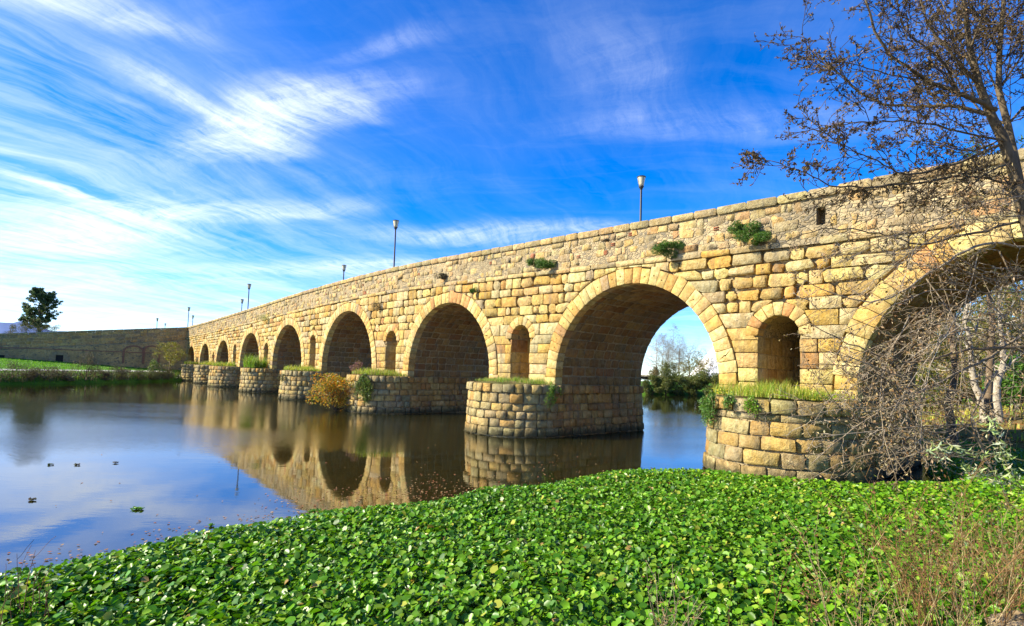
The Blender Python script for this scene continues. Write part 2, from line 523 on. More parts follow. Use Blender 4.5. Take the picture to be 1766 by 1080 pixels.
PAL = {
    'facade': [((0.56, 0.41, 0.16), 5), ((0.60, 0.47, 0.22), 6), ((0.62, 0.52, 0.31), 5), ((0.54, 0.36, 0.11), 3), ((0.46, 0.27, 0.11), 0.7), ((0.46, 0.40, 0.26), 1.5)],
    'ring': [((0.58, 0.44, 0.19), 6), ((0.62, 0.50, 0.26), 5), ((0.55, 0.37, 0.13), 3), ((0.48, 0.28, 0.13), 1.2), ((0.42, 0.35, 0.22), .7)],
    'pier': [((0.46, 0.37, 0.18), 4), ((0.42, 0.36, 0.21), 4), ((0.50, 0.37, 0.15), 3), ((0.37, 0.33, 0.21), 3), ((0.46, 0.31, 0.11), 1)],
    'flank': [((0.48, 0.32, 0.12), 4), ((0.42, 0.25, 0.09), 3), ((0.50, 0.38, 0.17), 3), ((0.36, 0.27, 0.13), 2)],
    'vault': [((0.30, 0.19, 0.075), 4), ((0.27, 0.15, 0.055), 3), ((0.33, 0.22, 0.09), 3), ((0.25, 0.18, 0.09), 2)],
    'rubble': [((0.52, 0.41, 0.22), 5), ((0.46, 0.38, 0.23), 4), ((0.56, 0.42, 0.20), 3), ((0.38, 0.33, 0.22), 3), ((0.50, 0.34, 0.19), 1.0), ((0.38, 0.16, 0.09), 0.15)],
    'coping': [((0.47, 0.39, 0.23), 4), ((0.40, 0.35, 0.23), 4), ((0.50, 0.39, 0.20), 2)],
    'wall': [((0.62, 0.43, 0.20), 4), ((0.52, 0.36, 0.17), 4), ((0.62, 0.39, 0.15), 3), ((0.36, 0.28, 0.18), 2)],
}


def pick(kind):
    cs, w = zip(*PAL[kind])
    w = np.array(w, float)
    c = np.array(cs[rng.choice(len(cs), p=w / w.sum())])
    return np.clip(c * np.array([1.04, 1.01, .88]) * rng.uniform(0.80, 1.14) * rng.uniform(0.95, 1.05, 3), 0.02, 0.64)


GRID_F = [(r * 4 + k, r * 4 + k + 1, (r + 1) * 4 + k + 1, (r + 1) * 4 + k) for r in range(3) for k in range(3)]
RIM = [0, 1, 2, 3, 7, 11, 15, 14, 13, 12, 8, 4]
REG = {}          # kind -> list of stones waiting to be made


def stone(kind, owner, frame, quad, bulge=0.05, edge=0.16, depth=0.2, pal='facade', gap=0.012, hole=False, prot=0.0, col=None, rough=0.35, mat='stone'):
    """one cut or rough stone: quad = 4 corners (u,v) anticlockwise, frame(u,v,h) -> world"""
    q = np.asarray(quad, float)
    cen = q.mean(0)
    wu = np.linalg.norm(q[1] - q[0]) * .5 + np.linalg.norm(q[2] - q[3]) * .5
    hv = np.linalg.norm(q[3] - q[0]) * .5 + np.linalg.norm(q[2] - q[1]) * .5
    if wu < 0.06 or hv < 0.05:
        return
    gu, gv = min(gap / wu, .2), min(gap / hv, .2)
    mn = min(wu, hv)
    eu, ev = min(edge * mn / wu, .33), min(edge * mn / hv, .33)
    uu = np.array([gu, gu + eu, 1 - gu - eu, 1 - gu])
    vv = np.array([gv, gv + ev, 1 - gv - ev, 1 - gv])
    Ug, Vg = np.meshgrid(uu, vv)
    j = rough * edge * mn * 0.35
    U_ = Ug + rng.normal(0, 1, Ug.shape) * j / wu
    V_ = Vg + rng.normal(0, 1, Vg.shape) * j / hv
    rimj = rough * min(.022, mn * .05)
    for r_, k_ in ((0, 0), (0, 1), (0, 2), (0, 3), (3, 0), (3, 1), (3, 2), (3, 3), (1, 0), (2, 0), (1, 3), (2, 3)):
        U_[r_, k_] += (rng.uniform(0, 1) * rimj / wu) * (1 if k_ == 0 else -1 if k_ == 3 else 0)
        V_[r_, k_] += (rng.uniform(0, 1) * rimj / hv) * (1 if r_ == 0 else -1 if r_ == 3 else 0)
    # round the four corners
    for (r, k, su, sv) in ((0, 0, 1, 1), (0, 3, -1, 1), (3, 0, 1, -1), (3, 3, -1, -1)):
        U_[r, k] += su * eu * 0.42
        V_[r, k] += sv * ev * 0.42
    P = ((1 - U_) * (1 - V_))[..., None] * q[0] + (U_ * (1 - V_))[..., None] * q[1] + (U_ * V_)[..., None] * q[2] + ((1 - U_) * V_)[..., None] * q[3]
    H = np.full((4, 4), prot - bulge * 0.8)
    H[1:3, 1:3] = prot + bulge * rng.uniform(0.1, 0.75, (2, 2))
    H[0, 1:3] += bulge * .25
    H[3, 1:3] += bulge * .25
    H[1:3, 0] += bulge * .25
    H[1:3, 3] += bulge * .25
    Pf = P.reshape(-1, 2)
    Hf = H.reshape(-1)
    front = frame(Pf[:, 0], Pf[:, 1], Hf)
    rim = Pf[RIM]
    back = frame(rim[:, 0], rim[:, 1], np.full(12, prot - depth))
    faces = list(GRID_F)
    V = [front, back, front[RIM]]
    nb, ns = 16, 28
    if hole:
        # a lewis hole sunk in the face
        hs = 0.028
        c0 = Pf[[5, 6, 9, 10]].mean(0) + rng.uniform(-.03, .03, 2)
        hq = c0 + np.array([[-hs, -hs], [hs, -hs], [hs, hs], [-hs, hs]])
        hh = Hf[[5, 6, 9, 10]].mean()
        top_ = frame(hq[:, 0], hq[:, 1], np.full(4, hh))
        V += [top_, top_.copy(), frame(hq[:, 0], hq[:, 1], np.full(4, hh - .12))]
        faces.remove((5, 6, 10, 9))
        t0, m0, b0 = 40, 44, 48
        inner = [5, 6, 10, 9]
        for i in range(4):
            i2 = (i + 1) % 4
            faces.append((inner[i], inner[i2], t0 + i2, t0 + i))
            faces.append((m0 + i, m0 + i2, b0 + i2, b0 + i))
        faces.append((b0, b0 + 1, b0 + 2, b0 + 3))
    for i in range(12):
        i2 = (i + 1) % 12
        faces.append((ns + i, nb + i, nb + i2, ns + i2))
    V = np.concatenate(V)
    c = pick(pal) if col is None else np.asarray(col, float)
    cen3 = V[:16].mean(0)
    # size as it shows from the camera
    e1, e2 = V[3] - V[0], V[12] - V[0]
    nrm = np.cross(e1, e2)
    v = np.array([0, 0, CAMH]) - cen3
    dist = np.linalg.norm(v)
    facing = (nrm @ v) / dist
    px = abs(facing) / dist ** 2 if facing > 0 else 0.0
    inview = False
    if cen3[1] > 1:
        inview = -0.97 < cen3[0] / cen3[1] < 0.97
    REG.setdefault(kind, []).append((px if inview else px * 0.01, owner, V, faces, c, mat, cen3))


def flip_if_needed(V, faces, frame_dir):
    return faces


def make_stones(mass_name):
    """the 300 that show largest of each kind as objects of their own, the rest joined per owner"""
    for kind, lst in REG.items():
        lst.sort(key=lambda t: -t[0])
        rest = {}
        for i, (px, owner, V, faces, c, mat, cen3) in enumerate(lst):
            if i < 300:
                link_mesh(kind, V, faces, [c], M[mat], owner, True, cen3)
            else:
                rest.setdefault((owner.name, mat), (owner, MB()))[1].add(V, faces, c)
        for (on, mat), (owner, mb) in rest.items():
            o = mb.build(mass_name.get(kind, kind + '_masonry'), M[mat], owner)
            o['kind'] = 'stuff'
    REG.clear()


# ------------------------------------------------------------------ the bridge
bridge = tag(empty('stone_bridge', tuple(B(40, -W / 2, 0.0))), 'long golden sandstone arch bridge crossing the calm river', 'bridge')


def facade_frame(u, v, h): return B(u, h, v)


def build_core():
    """wall behind the facing stones, with the arches and flood openings cut through"""
    mb = MB()
    cuts = set([S0, S1])
    for i, (a, b) in enumerate(ARCH):
        sc, zc, R = arch_geo(i)
        for t in np.linspace(0, math.pi, 33):
            cuts.add(round(sc + (R + .04) * math.cos(t), 4))
    for c, r, zs in NICHE:
        for t in np.linspace(0, math.pi, 11):
            cuts.add(round(c + (r + .03) * math.cos(t), 4))
    for s in np.arange(S0, S1, 2.0):
        cuts.add(float(s))
    cs = sorted(cuts)

    def zl(s, mid):
        for i, (a, b) in enumerate(ARCH):
            sc, zc, R = arch_geo(i)
            if abs(mid - sc) < R + .04:
                x = max((R + .04) ** 2 - (s - sc) ** 2, 0)
                return zc + math.sqrt(x)
        for c, r, zs in NICHE:
            if abs(mid - c) < r + .03:
                return zs + math.sqrt(max((r + .03) ** 2 - (s - c) ** 2, 0))
        return -1.0
    for off, flip in ((-0.20, False), (-W + 0.05, True)):
        for s0, s1 in zip(cs[:-1], cs[1:]):
            if s1 - s0 < 1e-4:
                continue
            mid = (s0 + s1) / 2
            q = B([s0, s1, s1, s0], off, [zl(s0, mid), zl(s1, mid), float(zstr(s1)) - .1, float(zstr(s0)) - .1])
            mb.add(q, [(3, 2, 1, 0)] if flip else [(0, 1, 2, 3)])
    # end faces
    for s in (S0, S1):
        mb.add(B([s] * 4, [-0.20, -W + .05, -W + .05, -0.20], [-1, -1, float(zstr(s)), float(zstr(s))]), [(0, 1, 2, 3)])
    mb.build('masonry_core', M['mortar'], bridge, False)


build_core()


# barrels, arch rings and their stones
barrels = []
for i, (a, b) in enumerate(ARCH):
    sc, zc, R = arch_geo(i)
    mb = MB()
    rr = R + .04
    prof = [(sc + rr, HP - .3)] + [(sc + rr * math.cos(t), zc + rr * math.sin(t)) for t in np.linspace(0, math.pi, 37)] + [(sc - rr, HP - .3)]
    pr = np.array(prof)
    n = len(pr)
    vs = np.concatenate([B(pr[:, 0], -0.20, pr[:, 1]), B(pr[:, 0], -W + .05, pr[:, 1])])
    mb.add(vs, [(k, k + 1, n + k + 1, n + k) for k in range(n - 1)])
    barrel = mb.build('arch_barrel', M['mortar'], bridge, True)
    barrels.append(barrel)
    # voussoirs of the facade ring
    near = i <= 4
    nv = max(13, int(round(math.pi * (R + .3) / (0.43 if i < 5 else 0.46))) | 1)
    for k in range(nv):
        t0, t1 = math.pi * k / nv, math.pi * (k + 1) / nv
        Re = R + RING * rng.uniform(.92, 1.08)
        q = [(sc + R * math.cos(t0), zc + R * math.sin(t0)), (sc + Re * math.cos(t0), zc + Re * math.sin(t0)),
             (sc + Re * math.cos(t1), zc + Re * math.sin(t1)), (sc + R * math.cos(t1), zc + R * math.sin(t1))]
        stone('voussoir', barrel, facade_frame, q, bulge=.016, edge=.06, depth=.5, pal='ring', gap=.008, hole=near and rng.random() < .6, prot=rng.uniform(.03, .055), rough=.25, mat='stone_smooth')
    for sg in (-1, 1):
        x0, x1 = sorted((sc + sg * R, sc + sg * (R + RING * rng.uniform(.95, 1.2))))
        stone('voussoir', barrel, facade_frame, [(x0, HP - .02), (x1, HP - .02), (x1, zc), (x0, zc)], bulge=.016, edge=.06, depth=.5, pal='ring', gap=.008, prot=.045, rough=.25, mat='stone_smooth')
    # stones lining the barrel
    arc = math.pi * R + 2 * (zc - HP)
    jam = zc - HP

    def vault_frame(u, v, h, sc=sc, zc=zc, R=R, jam=jam):
        u, v, h = np.asarray(u, float), np.asarray(v, float), np.asarray(h, float)
        t = np.clip((v - jam) / R, 0, math.pi)
        lo = np.clip(v - jam, None, 0) + np.clip(v - jam - math.pi * R, 0, None) * -1
        r = R + .02 - h
        return B(sc + r * np.cos(t), u, zc + r * np.sin(t) + lo)
    nc = int(arc / .46)
    for k in range(nc):
        v0, v1 = arc * k / nc, arc * (k + 1) / nc
        u = -0.40
        while u > -W + .1:
            w = rng.uniform(.45, 1.05) * (1.3 if i > 5 else 1)
            u2 = max(u - w, -W + .02)
            if u2 + W < .3:
                u2 = -W + .02
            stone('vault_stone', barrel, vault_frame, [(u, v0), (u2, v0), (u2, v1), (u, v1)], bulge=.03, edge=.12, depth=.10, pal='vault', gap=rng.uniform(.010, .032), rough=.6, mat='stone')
            u = u2

# flood openings
for c, r, zs in NICHE:
    mb = MB()
    rr = r + .03
    prof = [(c + rr, HP - .3)] + [(c + rr * math.cos(t), zs + rr * math.sin(t)) for t in np.linspace(0, math.pi, 13)] + [(c - rr, HP - .3)]
    pr = np.array(prof)
    n = len(pr)
    vs = np.concatenate([B(pr[:, 0], -0.20, pr[:, 1]), B(pr[:, 0], -W + .05, pr[:, 1])])
    mb.add(vs, [(k, k + 1, n + k + 1, n + k) for k in range(n - 1)])
    op = mb.build('flood_opening', M['mortar'], bridge, True)
    nv = 9 if r > .5 else 7
    for k in range(nv):
        t0, t1 = math.pi * k / nv, math.pi * (k + 1) / nv
        Re = r + .46 * rng.uniform(.92, 1.1)
        q = [(c + r * math.cos(t0), zs + r * math.sin(t0)), (c + Re * math.cos(t0), zs + Re * math.sin(t0)),
             (c + Re * math.cos(t1), zs + Re * math.sin(t1)), (c + r * math.cos(t1), zs + r * math.sin(t1))]
        stone('opening_voussoir', op, facade_frame, q, bulge=.02, edge=.10, depth=.5, pal='ring', gap=.009, prot=.03, rough=.25, mat='stone_smooth')

    for sg in (1, -1):       # big jamb blocks lining the passage
        def jamb_frame(u, v, h, c=c, r=r, sg=sg):
            return B(c + sg * (r + .01 - np.asarray(h)), u, v)
        z = HP - .05
        while z < zs - .05:
            z2 = min(z + rng.uniform(.5, .62), zs)
            if zs - z2 < .25: z2 = zs
            u = -.02
            while u > -W + .1:
                u2 = max(u - rng.uniform(.7, 1.3), -W + .05)
                q = [(u, z), (u2, z), (u2, z2), (u, z2)]
                if sg < 0:
                    q = [(u2, z), (u, z), (u, z2), (u2, z2)]
                stone('jamb_stone', op, jamb_frame, q, bulge=.02, edge=.10, depth=.10, pal='ring', gap=.01, rough=.4)
                u = u2
            z = z2


# facing stones in courses
def blockers(z):
    out = []
    for i, (a, b) in enumerate(ARCH):
        sc, zc, R = arch_geo(i)
        Re = R + RING
        if z < zc: out.append((sc, Re))
        elif z < zc + Re: out.append((sc, math.sqrt(Re * Re - (z - zc) ** 2)))
        else: out.append((sc, 0.0))
    for c, r, zs in NICHE:
        if z < zs: out.append((c, r))
        else:
            Re = r + .46
            out.append((c, math.sqrt(max(Re * Re - (z - zs) ** 2, 0))))
    return sorted(out)


def ring_top(s):
    best = -9.0
    for i, (a, b) in enumerate(ARCH):
        sc, zc, R = arch_geo(i)
        x = (R + RING) ** 2 - (s - sc) ** 2
        if x > 0: best = max(best, zc + math.sqrt(x))
    for c, r, zs in NICHE:
        x = (r + .46) ** 2 - (s - c) ** 2
        if x > 0: best = max(best, zs + math.sqrt(x))
    return best


zref = float(zstr(17.0)) - .24
base_h = []
z = HP - .02
while z < zref - .2:
    hgt = rng.uniform(.46, .62)
    if z > 6.6: hgt = rng.uniform(.40, .50)
    base_h.append(z)
    z += hgt
base_h.append(zref)


def zk(k, s):
    """height of course joint k along the bridge: level low down, following the hump higher up"""
    z0 = base_h[k]
    w = np.clip((z0 - 4.2) / (zref - 4.2), 0, 1) ** 1.3
    return z0 + w * (float(zstr(s)) - .24 - zref)


def fill(k, s_from, s_to, lb, lt, rb, rt, z_hi):
    """stones of course k between s_from and s_to; l/r = bottom and top of slanted ends"""
    cur = s_from
    first = True
    while cur < s_to - 1e-3:
        w = rng.uniform(.55, 1.25) if rng.random() < .75 else rng.uniform(.40, .55)
        nx = cur + w
        if s_to - nx < .42: nx = s_to
        last = nx >= s_to - 1e-3
        a0 = lb if first else cur
        a1 = lt if first else cur
        b0 = rb if last else nx
        b1 = rt if last else nx
        q = [(a0, zk(k, a0)), (b0, zk(k, b0)), (b1, zk(k + 1, b1)), (a1, zk(k + 1, a1))]
        rust = z_hi > 5.6 and rng.random() < .8
        big = rng.random() < .08
        stone('ashlar_stone', bridge, facade_frame, q, bulge=(.055 if rust else .018) * rng.uniform(.5, 1.4), edge=rng.uniform(.12, .28) if rust else .05, depth=.3,
              gap=.013 if not rust else rng.uniform(.016, .042), hole=(not rust) and rng.random() < .3, prot=rng.uniform(-.03, .03), rough=.7 if rust else .35)
        cur = nx
        first = False


def wedge(k, s_a, s_b):
    """stones sitting on the back of an arch ring where the course runs out on it"""
    n_ = max(1, int(round(abs(s_b - s_a) / .75)))
    xs = np.linspace(s_a, s_b, n_ + 1)
    for x0, x1 in zip(xs[:-1], xs[1:]):
        zb0, zb1 = max(zk(k, x0), ring_top(x0)), max(zk(k, x1), ring_top(x1))
        zt0, zt1 = zk(k + 1, x0), zk(k + 1, x1)
        if max(zt0 - zb0, zt1 - zb1) < .10: continue
        zb0, zb1 = min(zb0, zt0 - .03), min(zb1, zt1 - .03)
        stone('ashlar_stone', bridge, facade_frame, [(x0, zb0), (x1, zb1), (x1, zt1), (x0, zt0)], bulge=.03, edge=.12, depth=.3, prot=rng.uniform(-.02, .02), rough=.5)


for k in range(len(base_h) - 1):
    zb_, zt_ = base_h[k], base_h[k + 1]
    # the hump moves joints a little; take blockers at the local heights of each arch
    items = []
    for (sc, _), _2 in zip(blockers(zb_), range(99)):
        zb, zt = zk(k, sc), zk(k + 1, sc)
        xb = [x for c_, x in blockers(zb) if c_ == sc][0]
        xt = [x for c_, x in blockers(zt) if c_ == sc][0]
        if xb > 0:
            items.append((sc, xb, xt))
    edges = [(S0, S0, None)]
    L = (S0, S0)
    for sc, xb, xt in items + [(None, 0, 0)]:
        if sc is None: Rb, Rt = S1, S1
        else: Rb, Rt = sc - xb, sc - xt
        lb, lt = L
        # left end may be slanted long: treat as wedge
        lo = max(lb, lt)
        hi = min(Rb, Rt)
        wl = abs(lb - lt) > .9
        wr = abs(Rb - Rt) > .9
        if wl: wedge(k, min(lb, lt), max(lb, lt)) if lt < lb else None
        if wr: wedge(k, min(Rb, Rt), max(Rb, Rt)) if Rt > Rb else None
        f0 = max(lb, lt) if wl else min(lb, lt) if abs(lb - lt) < .05 else (lb + lt) / 2
        f1 = min(Rb, Rt) if wr else max(Rb, Rt) if abs(Rb - Rt) < .05 else (Rb + Rt) / 2
        if f1 - f0 > .12:
            fill(k, f0, f1, f0 if wl else lb, f0 if wl else lt, f1 if wr else Rb, f1 if wr else Rt, zb_)
        if sc is not None: L = (sc + xb, sc + xt)

# string course
s = S0
while s < S1 - .2:
    w = rng.uniform(.8, 1.7)
    s2 = min(s + w, S1)
    if rng.random() > .06:
        q = [(s, float(zstr(s)) - .24), (s2, float(zstr(s2)) - .24), (s2, float(zstr(s2)) + rng.uniform(-.02, .02)), (s, float(zstr(s)) + rng.uniform(-.02, .02))]
        stone('ledge_stone', bridge, facade_frame, q, bulge=.03, edge=.2, depth=.35, pal='coping' if rng.random() < .5 else 'facade', gap=.012, prot=rng.uniform(.015, .08), rough=1.0)
    s = s2

# parapet
mb = MB()
SLIT = [(6.50, 8.42, 9.02, .14), (6.1, 9.20, 9.36, .12)]
ss = sorted(set(list(np.arange(S0, S1, 1.0)) + [S1] + [c_ + sg * w_ for c_, _, _, w_ in SLIT[:1] for sg in (-1, 1)]))
for s0, s1 in zip(ss[:-1], ss[1:]):
    zb0, zb1, zt0, zt1 = zstr(s0) - .2, zstr(s1) - .2, ztop(s0) - .30, ztop(s1) - .30
    slit = [t for t in SLIT[:1] if abs((s0 + s1) / 2 - t[0]) < t[3]]
    pieces = [(zb0, zb1, zt0, zt1)] if not slit else [(zb0, zb1, slit[0][1], slit[0][1]), (slit[0][2], slit[0][2], zt0, zt1)]
    for p0, p1, t0, t1 in pieces:
        for off, fl in ((-.02, 0), (-.52, 1)):
            q = B([s0, s1, s1, s0], off, [p0, p1, t1, t0])
            mb.add(q, [(3, 2, 1, 0)] if fl else [(0, 1, 2, 3)])
        if slit:
            mb.add(B([s0, s1, s1, s0], [-.02, -.02, -.52, -.52], [t0, t1, t1, t0]), [(0, 1, 2, 3)])
            mb.add(B([s0, s1, s1, s0], [-.02, -.02, -.52, -.52], [p0, p1, p1, p0]), [(0, 1, 2, 3)])
    if slit:
        mb.add(B([s0, s1, s1, s0], -.5, [slit[0][1], slit[0][1], slit[0][2], slit[0][2]]), [(0, 1, 2, 3)])
        for sx in (s0, s1):
            mb.add(B([sx] * 4, [-.02, -.52, -.52, -.02], [slit[0][1], slit[0][1], slit[0][2], slit[0][2]]), [(0, 1, 2, 3)])
parapet = mb.build('parapet', M['parapet_core'], bridge, False)
mb = MB()
for s0, s1 in zip(ss[:-1], ss[1:]):     # the far parapet
    q = B([s0, s1, s1, s0], -W + .5, [zstr(s0) - .2, zstr(s1) - .2, ztop(s1), ztop(s0)])
    mb.add(q, [(0, 1, 2, 3)])
    mb.add(B([s0, s1, s1, s0], -W, [zstr(s0) - .2, zstr(s1) - .2, ztop(s1), ztop(s0)]), [(0, 1, 2, 3)])
    mb.add(B([s0, s1, s1, s0], [-W, -W, -W + .5, -W + .5], [ztop(s0), ztop(s1), ztop(s1), ztop(s0)]), [(0, 1, 2, 3)])
mb.build('far_parapet', M['parapet_core'], bridge, False)
mb = MB()
for s0, s1 in zip(ss[:-1], ss[1:]):
    mb.add(B([s0, s1, s1, s0], [-.5, -.5, -W + .5, -W + .5], [ztop(s0) - 1.1, ztop(s1) - 1.1, ztop(s1) - 1.1, ztop(s0) - 1.1]), [(0, 1, 2, 3)])
mb.build('deck', M['deck'], bridge, False)
s = S0
while s < S1 - .1:                       # coping
    w = rng.uniform(.75, 1.35)
    s2 = min(s + w, S1)
    if S1 - s2 < .4: s2 = S1
    q = [(s, float(ztop(s)) - .31), (s2, float(ztop(s2)) - .31), (s2, float(ztop(s2)) + rng.uniform(-.015, .015)), (s, float(ztop(s)) + rng.uniform(-.015, .015))]
    stone('coping_stone', parapet, facade_frame, q, bulge=.03, edge=.2, depth=.66, pal='coping', gap=.008, prot=rng.uniform(.07, .10), rough=.4)
    s = s2
# rough stones of the parapet face, in uneven rows
rows = 4
cells = []
s = S0
prev = [rng.uniform(-.06, .06) for _ in range(rows + 1)]
for r in range(rows):
    s = S0 + rng.uniform(0, .3)
    f0, f1 = r / rows, (r + 1) / rows
    while s < S1 - .3:
        w = rng.uniform(.18, .62) if rng.random() < .85 else rng.uniform(.6, .95)
        s2 = min(s + w, S1)
        def zz(f, x): return float(zstr(x)) + .01 + f * 1.33
        j = rng.uniform(-.08, .08, 8)
        j[[2]] *= 1
        q = [(s + j[0] * .6, zz(f0, s) + (j[1] if r else 0)), (s2 + j[2] * .6, zz(f0, s2) + (j[3] if r else 0)),
             (s2 + j[4] * .6, zz(f1, s2) + (j[5] if r < rows - 1 else 0)), (s + j[6] * .6, zz(f1, s) + (j[7] if r < rows - 1 else 0))]
        skip = any(s2 > c_ - w_ - .05 and s < c_ + w_ + .05 and zz(f1, s) > za and zz(f0, s) < zb for c_, za, zb, w_ in SLIT)
        if rng.random() < .66 and not skip:
            if rng.random() < .035:      # bits of brick
                m_ = np.mean(q, 0)
                for t in range(2):
                    zz0 = m_[1] - .09 + t * .09
                    stone('rubble_stone', parapet, facade_frame, [(s, zz0), (s + .22, zz0), (s + .22, zz0 + .06), (s, zz0 + .06)], bulge=.012, edge=.15, depth=.1, col=np.array([.36, .12, .06]) * rng.uniform(.7, 1.2), gap=.004, prot=.015)
            else:
                stone('rubble_stone', parapet, facade_frame, q, bulge=rng.uniform(.008, .03), edge=rng.uniform(.08, .26), depth=.1, pal='rubble', gap=rng.uniform(.006, .03), prot=rng.uniform(-.012, .02), rough=1.3)
        s = s2

# piers with rounded cutwaters
piers = []
for i, (a, b) in enumerate(PIER):
    if i in (0,):
        pass
    c = (a + b) / 2
    r = (b - a) / 2 + .10
    nose = True
    if i == len(PIER) - 1:
        c, r = 103.9, 1.25
    zb = -.8

    def pier_frame(u, v, h, c=c, r=r):
        """u runs from the back of one flank, round the nose, to the back of the other"""
        u, v, h = (np.asarray(x, float) for x in (u, v, h))
        bat = .16 * np.clip(1 - v / HP, 0, 1.3)
        R_ = r + bat + h
        La = math.pi * r
        t = np.clip(u / r, 0, math.pi)
        sx = np.clip(-u, 0, None)
        sy = np.clip(u - La, 0, None)
        return B(c - R_ * np.cos(t), R_ * np.sin(t) - sx - sy, v)
    La = math.pi * r
    mb = MB()
    us = np.concatenate([[-W], np.linspace(0, La, 19), [La + W]])
    bot = pier_frame(us, np.full(len(us), zb), np.full(len(us), -.10))
    top = pier_frame(us, np.full(len(us), HP - .08), np.full(len(us), -.10))
    n = len(us)
    mb.add(np.concatenate([bot, top]), [(k, k + 1, n + k + 1, n + k) for k in range(n - 1)] + [tuple(range(n, 2 * n)), (0, n, 2 * n - 1, n - 1)])
    pr = mb.build('pier', M['soil'] if False else M['mortar'], bridge, False)
    piers.append(pr)
    # courses
    hs = [-.45, .02]
    while hs[-1] < HP - .75:
        hs.append(hs[-1] + rng.uniform(.36, .48) * (1.12 if i == 1 else 1))
    if HP - .42 - hs[-1] > .12: hs.append(HP - .42)
    else: hs[-1] = HP - .42
    hs.append(HP + .02)
    for k in range(len(hs) - 1):
        topc = k == len(hs) - 2
        z0, z1 = hs[k], hs[k + 1]
        u = -W + rng.uniform(0, .3)
        while u < La + W - .1:
            w = rng.uniform(.36, .60) if topc else rng.uniform(.38, .85)
            if i == 1: w *= 1.3
            u2 = min(u + w, La + W)
            onflank = u < -.2 or u2 > La + .2
            pt = (.10 if topc else 0.0) + (.06 if k == 0 else 0)
            rough_ = rng.random() < .6
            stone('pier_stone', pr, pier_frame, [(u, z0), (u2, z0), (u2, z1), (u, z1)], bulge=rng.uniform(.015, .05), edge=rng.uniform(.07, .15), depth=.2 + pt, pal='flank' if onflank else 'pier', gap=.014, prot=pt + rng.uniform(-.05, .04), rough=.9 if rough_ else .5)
            u = u2
    # earth on the platform
    mb = MB()
    us2 = np.linspace(0, La, 15)
    e = pier_frame(us2, np.full(15, HP - .02), np.full(15, -.12))
    cc = B(c, r * .4, HP + .16)
    mb.add(np.concatenate([e, [cc]]), [(k, k + 1, 15) for k in range(14)] + [(14, 0, 15)])
    mb.build('platform_earth', M['soil'], pr, True)

make_stones({'ashlar_stone': 'facade_masonry', 'voussoir': 'arch_ring_masonry', 'vault_stone': 'vault_masonry', 'pier_stone': 'pier_masonry', 'rubble_stone': 'parapet_masonry', 'jamb_stone': 'passage_masonry'})

# ------------------------------------------------------------------ water and land
def sheet(name, pts, z, mat, kind='structure'):
    P = np.array([(x, y, z) for x, y in pts], float)
    o = link_mesh(name, P, [tuple(range(len(P)))], None, mat, None, False)
    return tag(o, kind=kind)


sheet('river_water', [(-700, -500), (900, -500), (900, 900), (-700, 900)], 0.0, M['water'])
sheet('ground', [(-4500, -4500), (4500, -4500), (4500, 4500), (-4500, 4500)], -1.5, M['bank'])


def inside(poly, X, Y):
    poly = np.asarray(poly, float)
    res = np.zeros(X.shape, bool)
    n = len(poly)
    for i in range(n):
        x0, y0 = poly[i]
        x1, y1 = poly[(i + 1) % n]
        c = ((y0 > Y) != (y1 > Y)) & (X < (x1 - x0) * (Y - y0) / (y1 - y0 + 1e-12) + x0)
        res ^= c
    return res


def dist_poly(poly, X, Y):
    poly = np.asarray(poly, float)
    best = np.full(X.shape, 1e9)
    n = len(poly)
    for i in range(n):
        p, q = poly[i], poly[(i + 1) % n]
        d = q - p
        t = np.clip(((X - p[0]) * d[0] + (Y - p[1]) * d[1]) / (d @ d), 0, 1)
        best = np.minimum(best, np.hypot(X - p[0] - t * d[0], Y - p[1] - t * d[1]))
    return np.where(inside(poly, X, Y), best, -best)


def vnoise(x, y, seed=0):
    """cheap smooth noise from a few waves"""
    r = np.random.default_rng(seed)
    out = np.zeros_like(np.asarray(x, float))
    for k in range(6):
        a = r.uniform(0, 6.28)
        f = 0.25 * 1.7 ** k
        out += np.sin((x * math.cos(a) + y * math.sin(a)) * f + r.uniform(0, 6.28)) / 1.5 ** k
    return out / 3.0


def terrain(name, x0, x1, y0, y1, step, zf, mat):
    xs, ys = np.arange(x0, x1 + .01, step), np.arange(y0, y1 + .01, step)
    X, Y = np.meshgrid(xs, ys)
    Z = zf(X, Y)
    V = np.stack([X, Y, Z], -1).reshape(-1, 3)
    nx = len(xs)
    r, c = np.meshgrid(np.arange(len(ys) - 1), np.arange(nx - 1), indexing='ij')
    i = (r * nx + c).reshape(-1)
    keep = V[:, 2]
    fa = np.stack([i, i + 1, i + nx + 1, i + nx], 1)
    fa = fa[(keep[fa] > -.9).any(1)]
    return tag(link_mesh(name, V, fa, None, mat), kind='structure')


# the near, right-hand bank on which the photographer stands
NEARPOLY = [(-9, -60), (-8.2, 0), (-6.6, 4.2), (0.5, 4.6), (4.6, 5.0), (7.4, 6.4), (9.6, 8.6), (12.2, 10.6), (15.0, 13.0), (20.0, 17.5), (24.0, 22.0), (23.0, 27.0), (21.5, 29.5), (23.0, 34), (33, 48), (60, 75), (160, 160), (160, -60)]


def near_z(X, Y):
    d = dist_poly(NEARPOLY, X, Y)
    z = np.where(d > 0, 1.5 * (1 - np.exp(-d / 2.2)) + np.clip(d - 3, 0, 30) * .07, d * .5)
    return np.clip(z + .09 * vnoise(X * 1.5, Y * 1.5, 3) * (d > .3) - .1, -1.0, None)


terrain('river_bank', -12, 80, -20, 100, .8, near_z, M['bank'])
tag(sheet('land', [(78, -400), (2500, -400), (2500, 2500), (260, 1500), (78, 98)], 2.2, M['bank']))

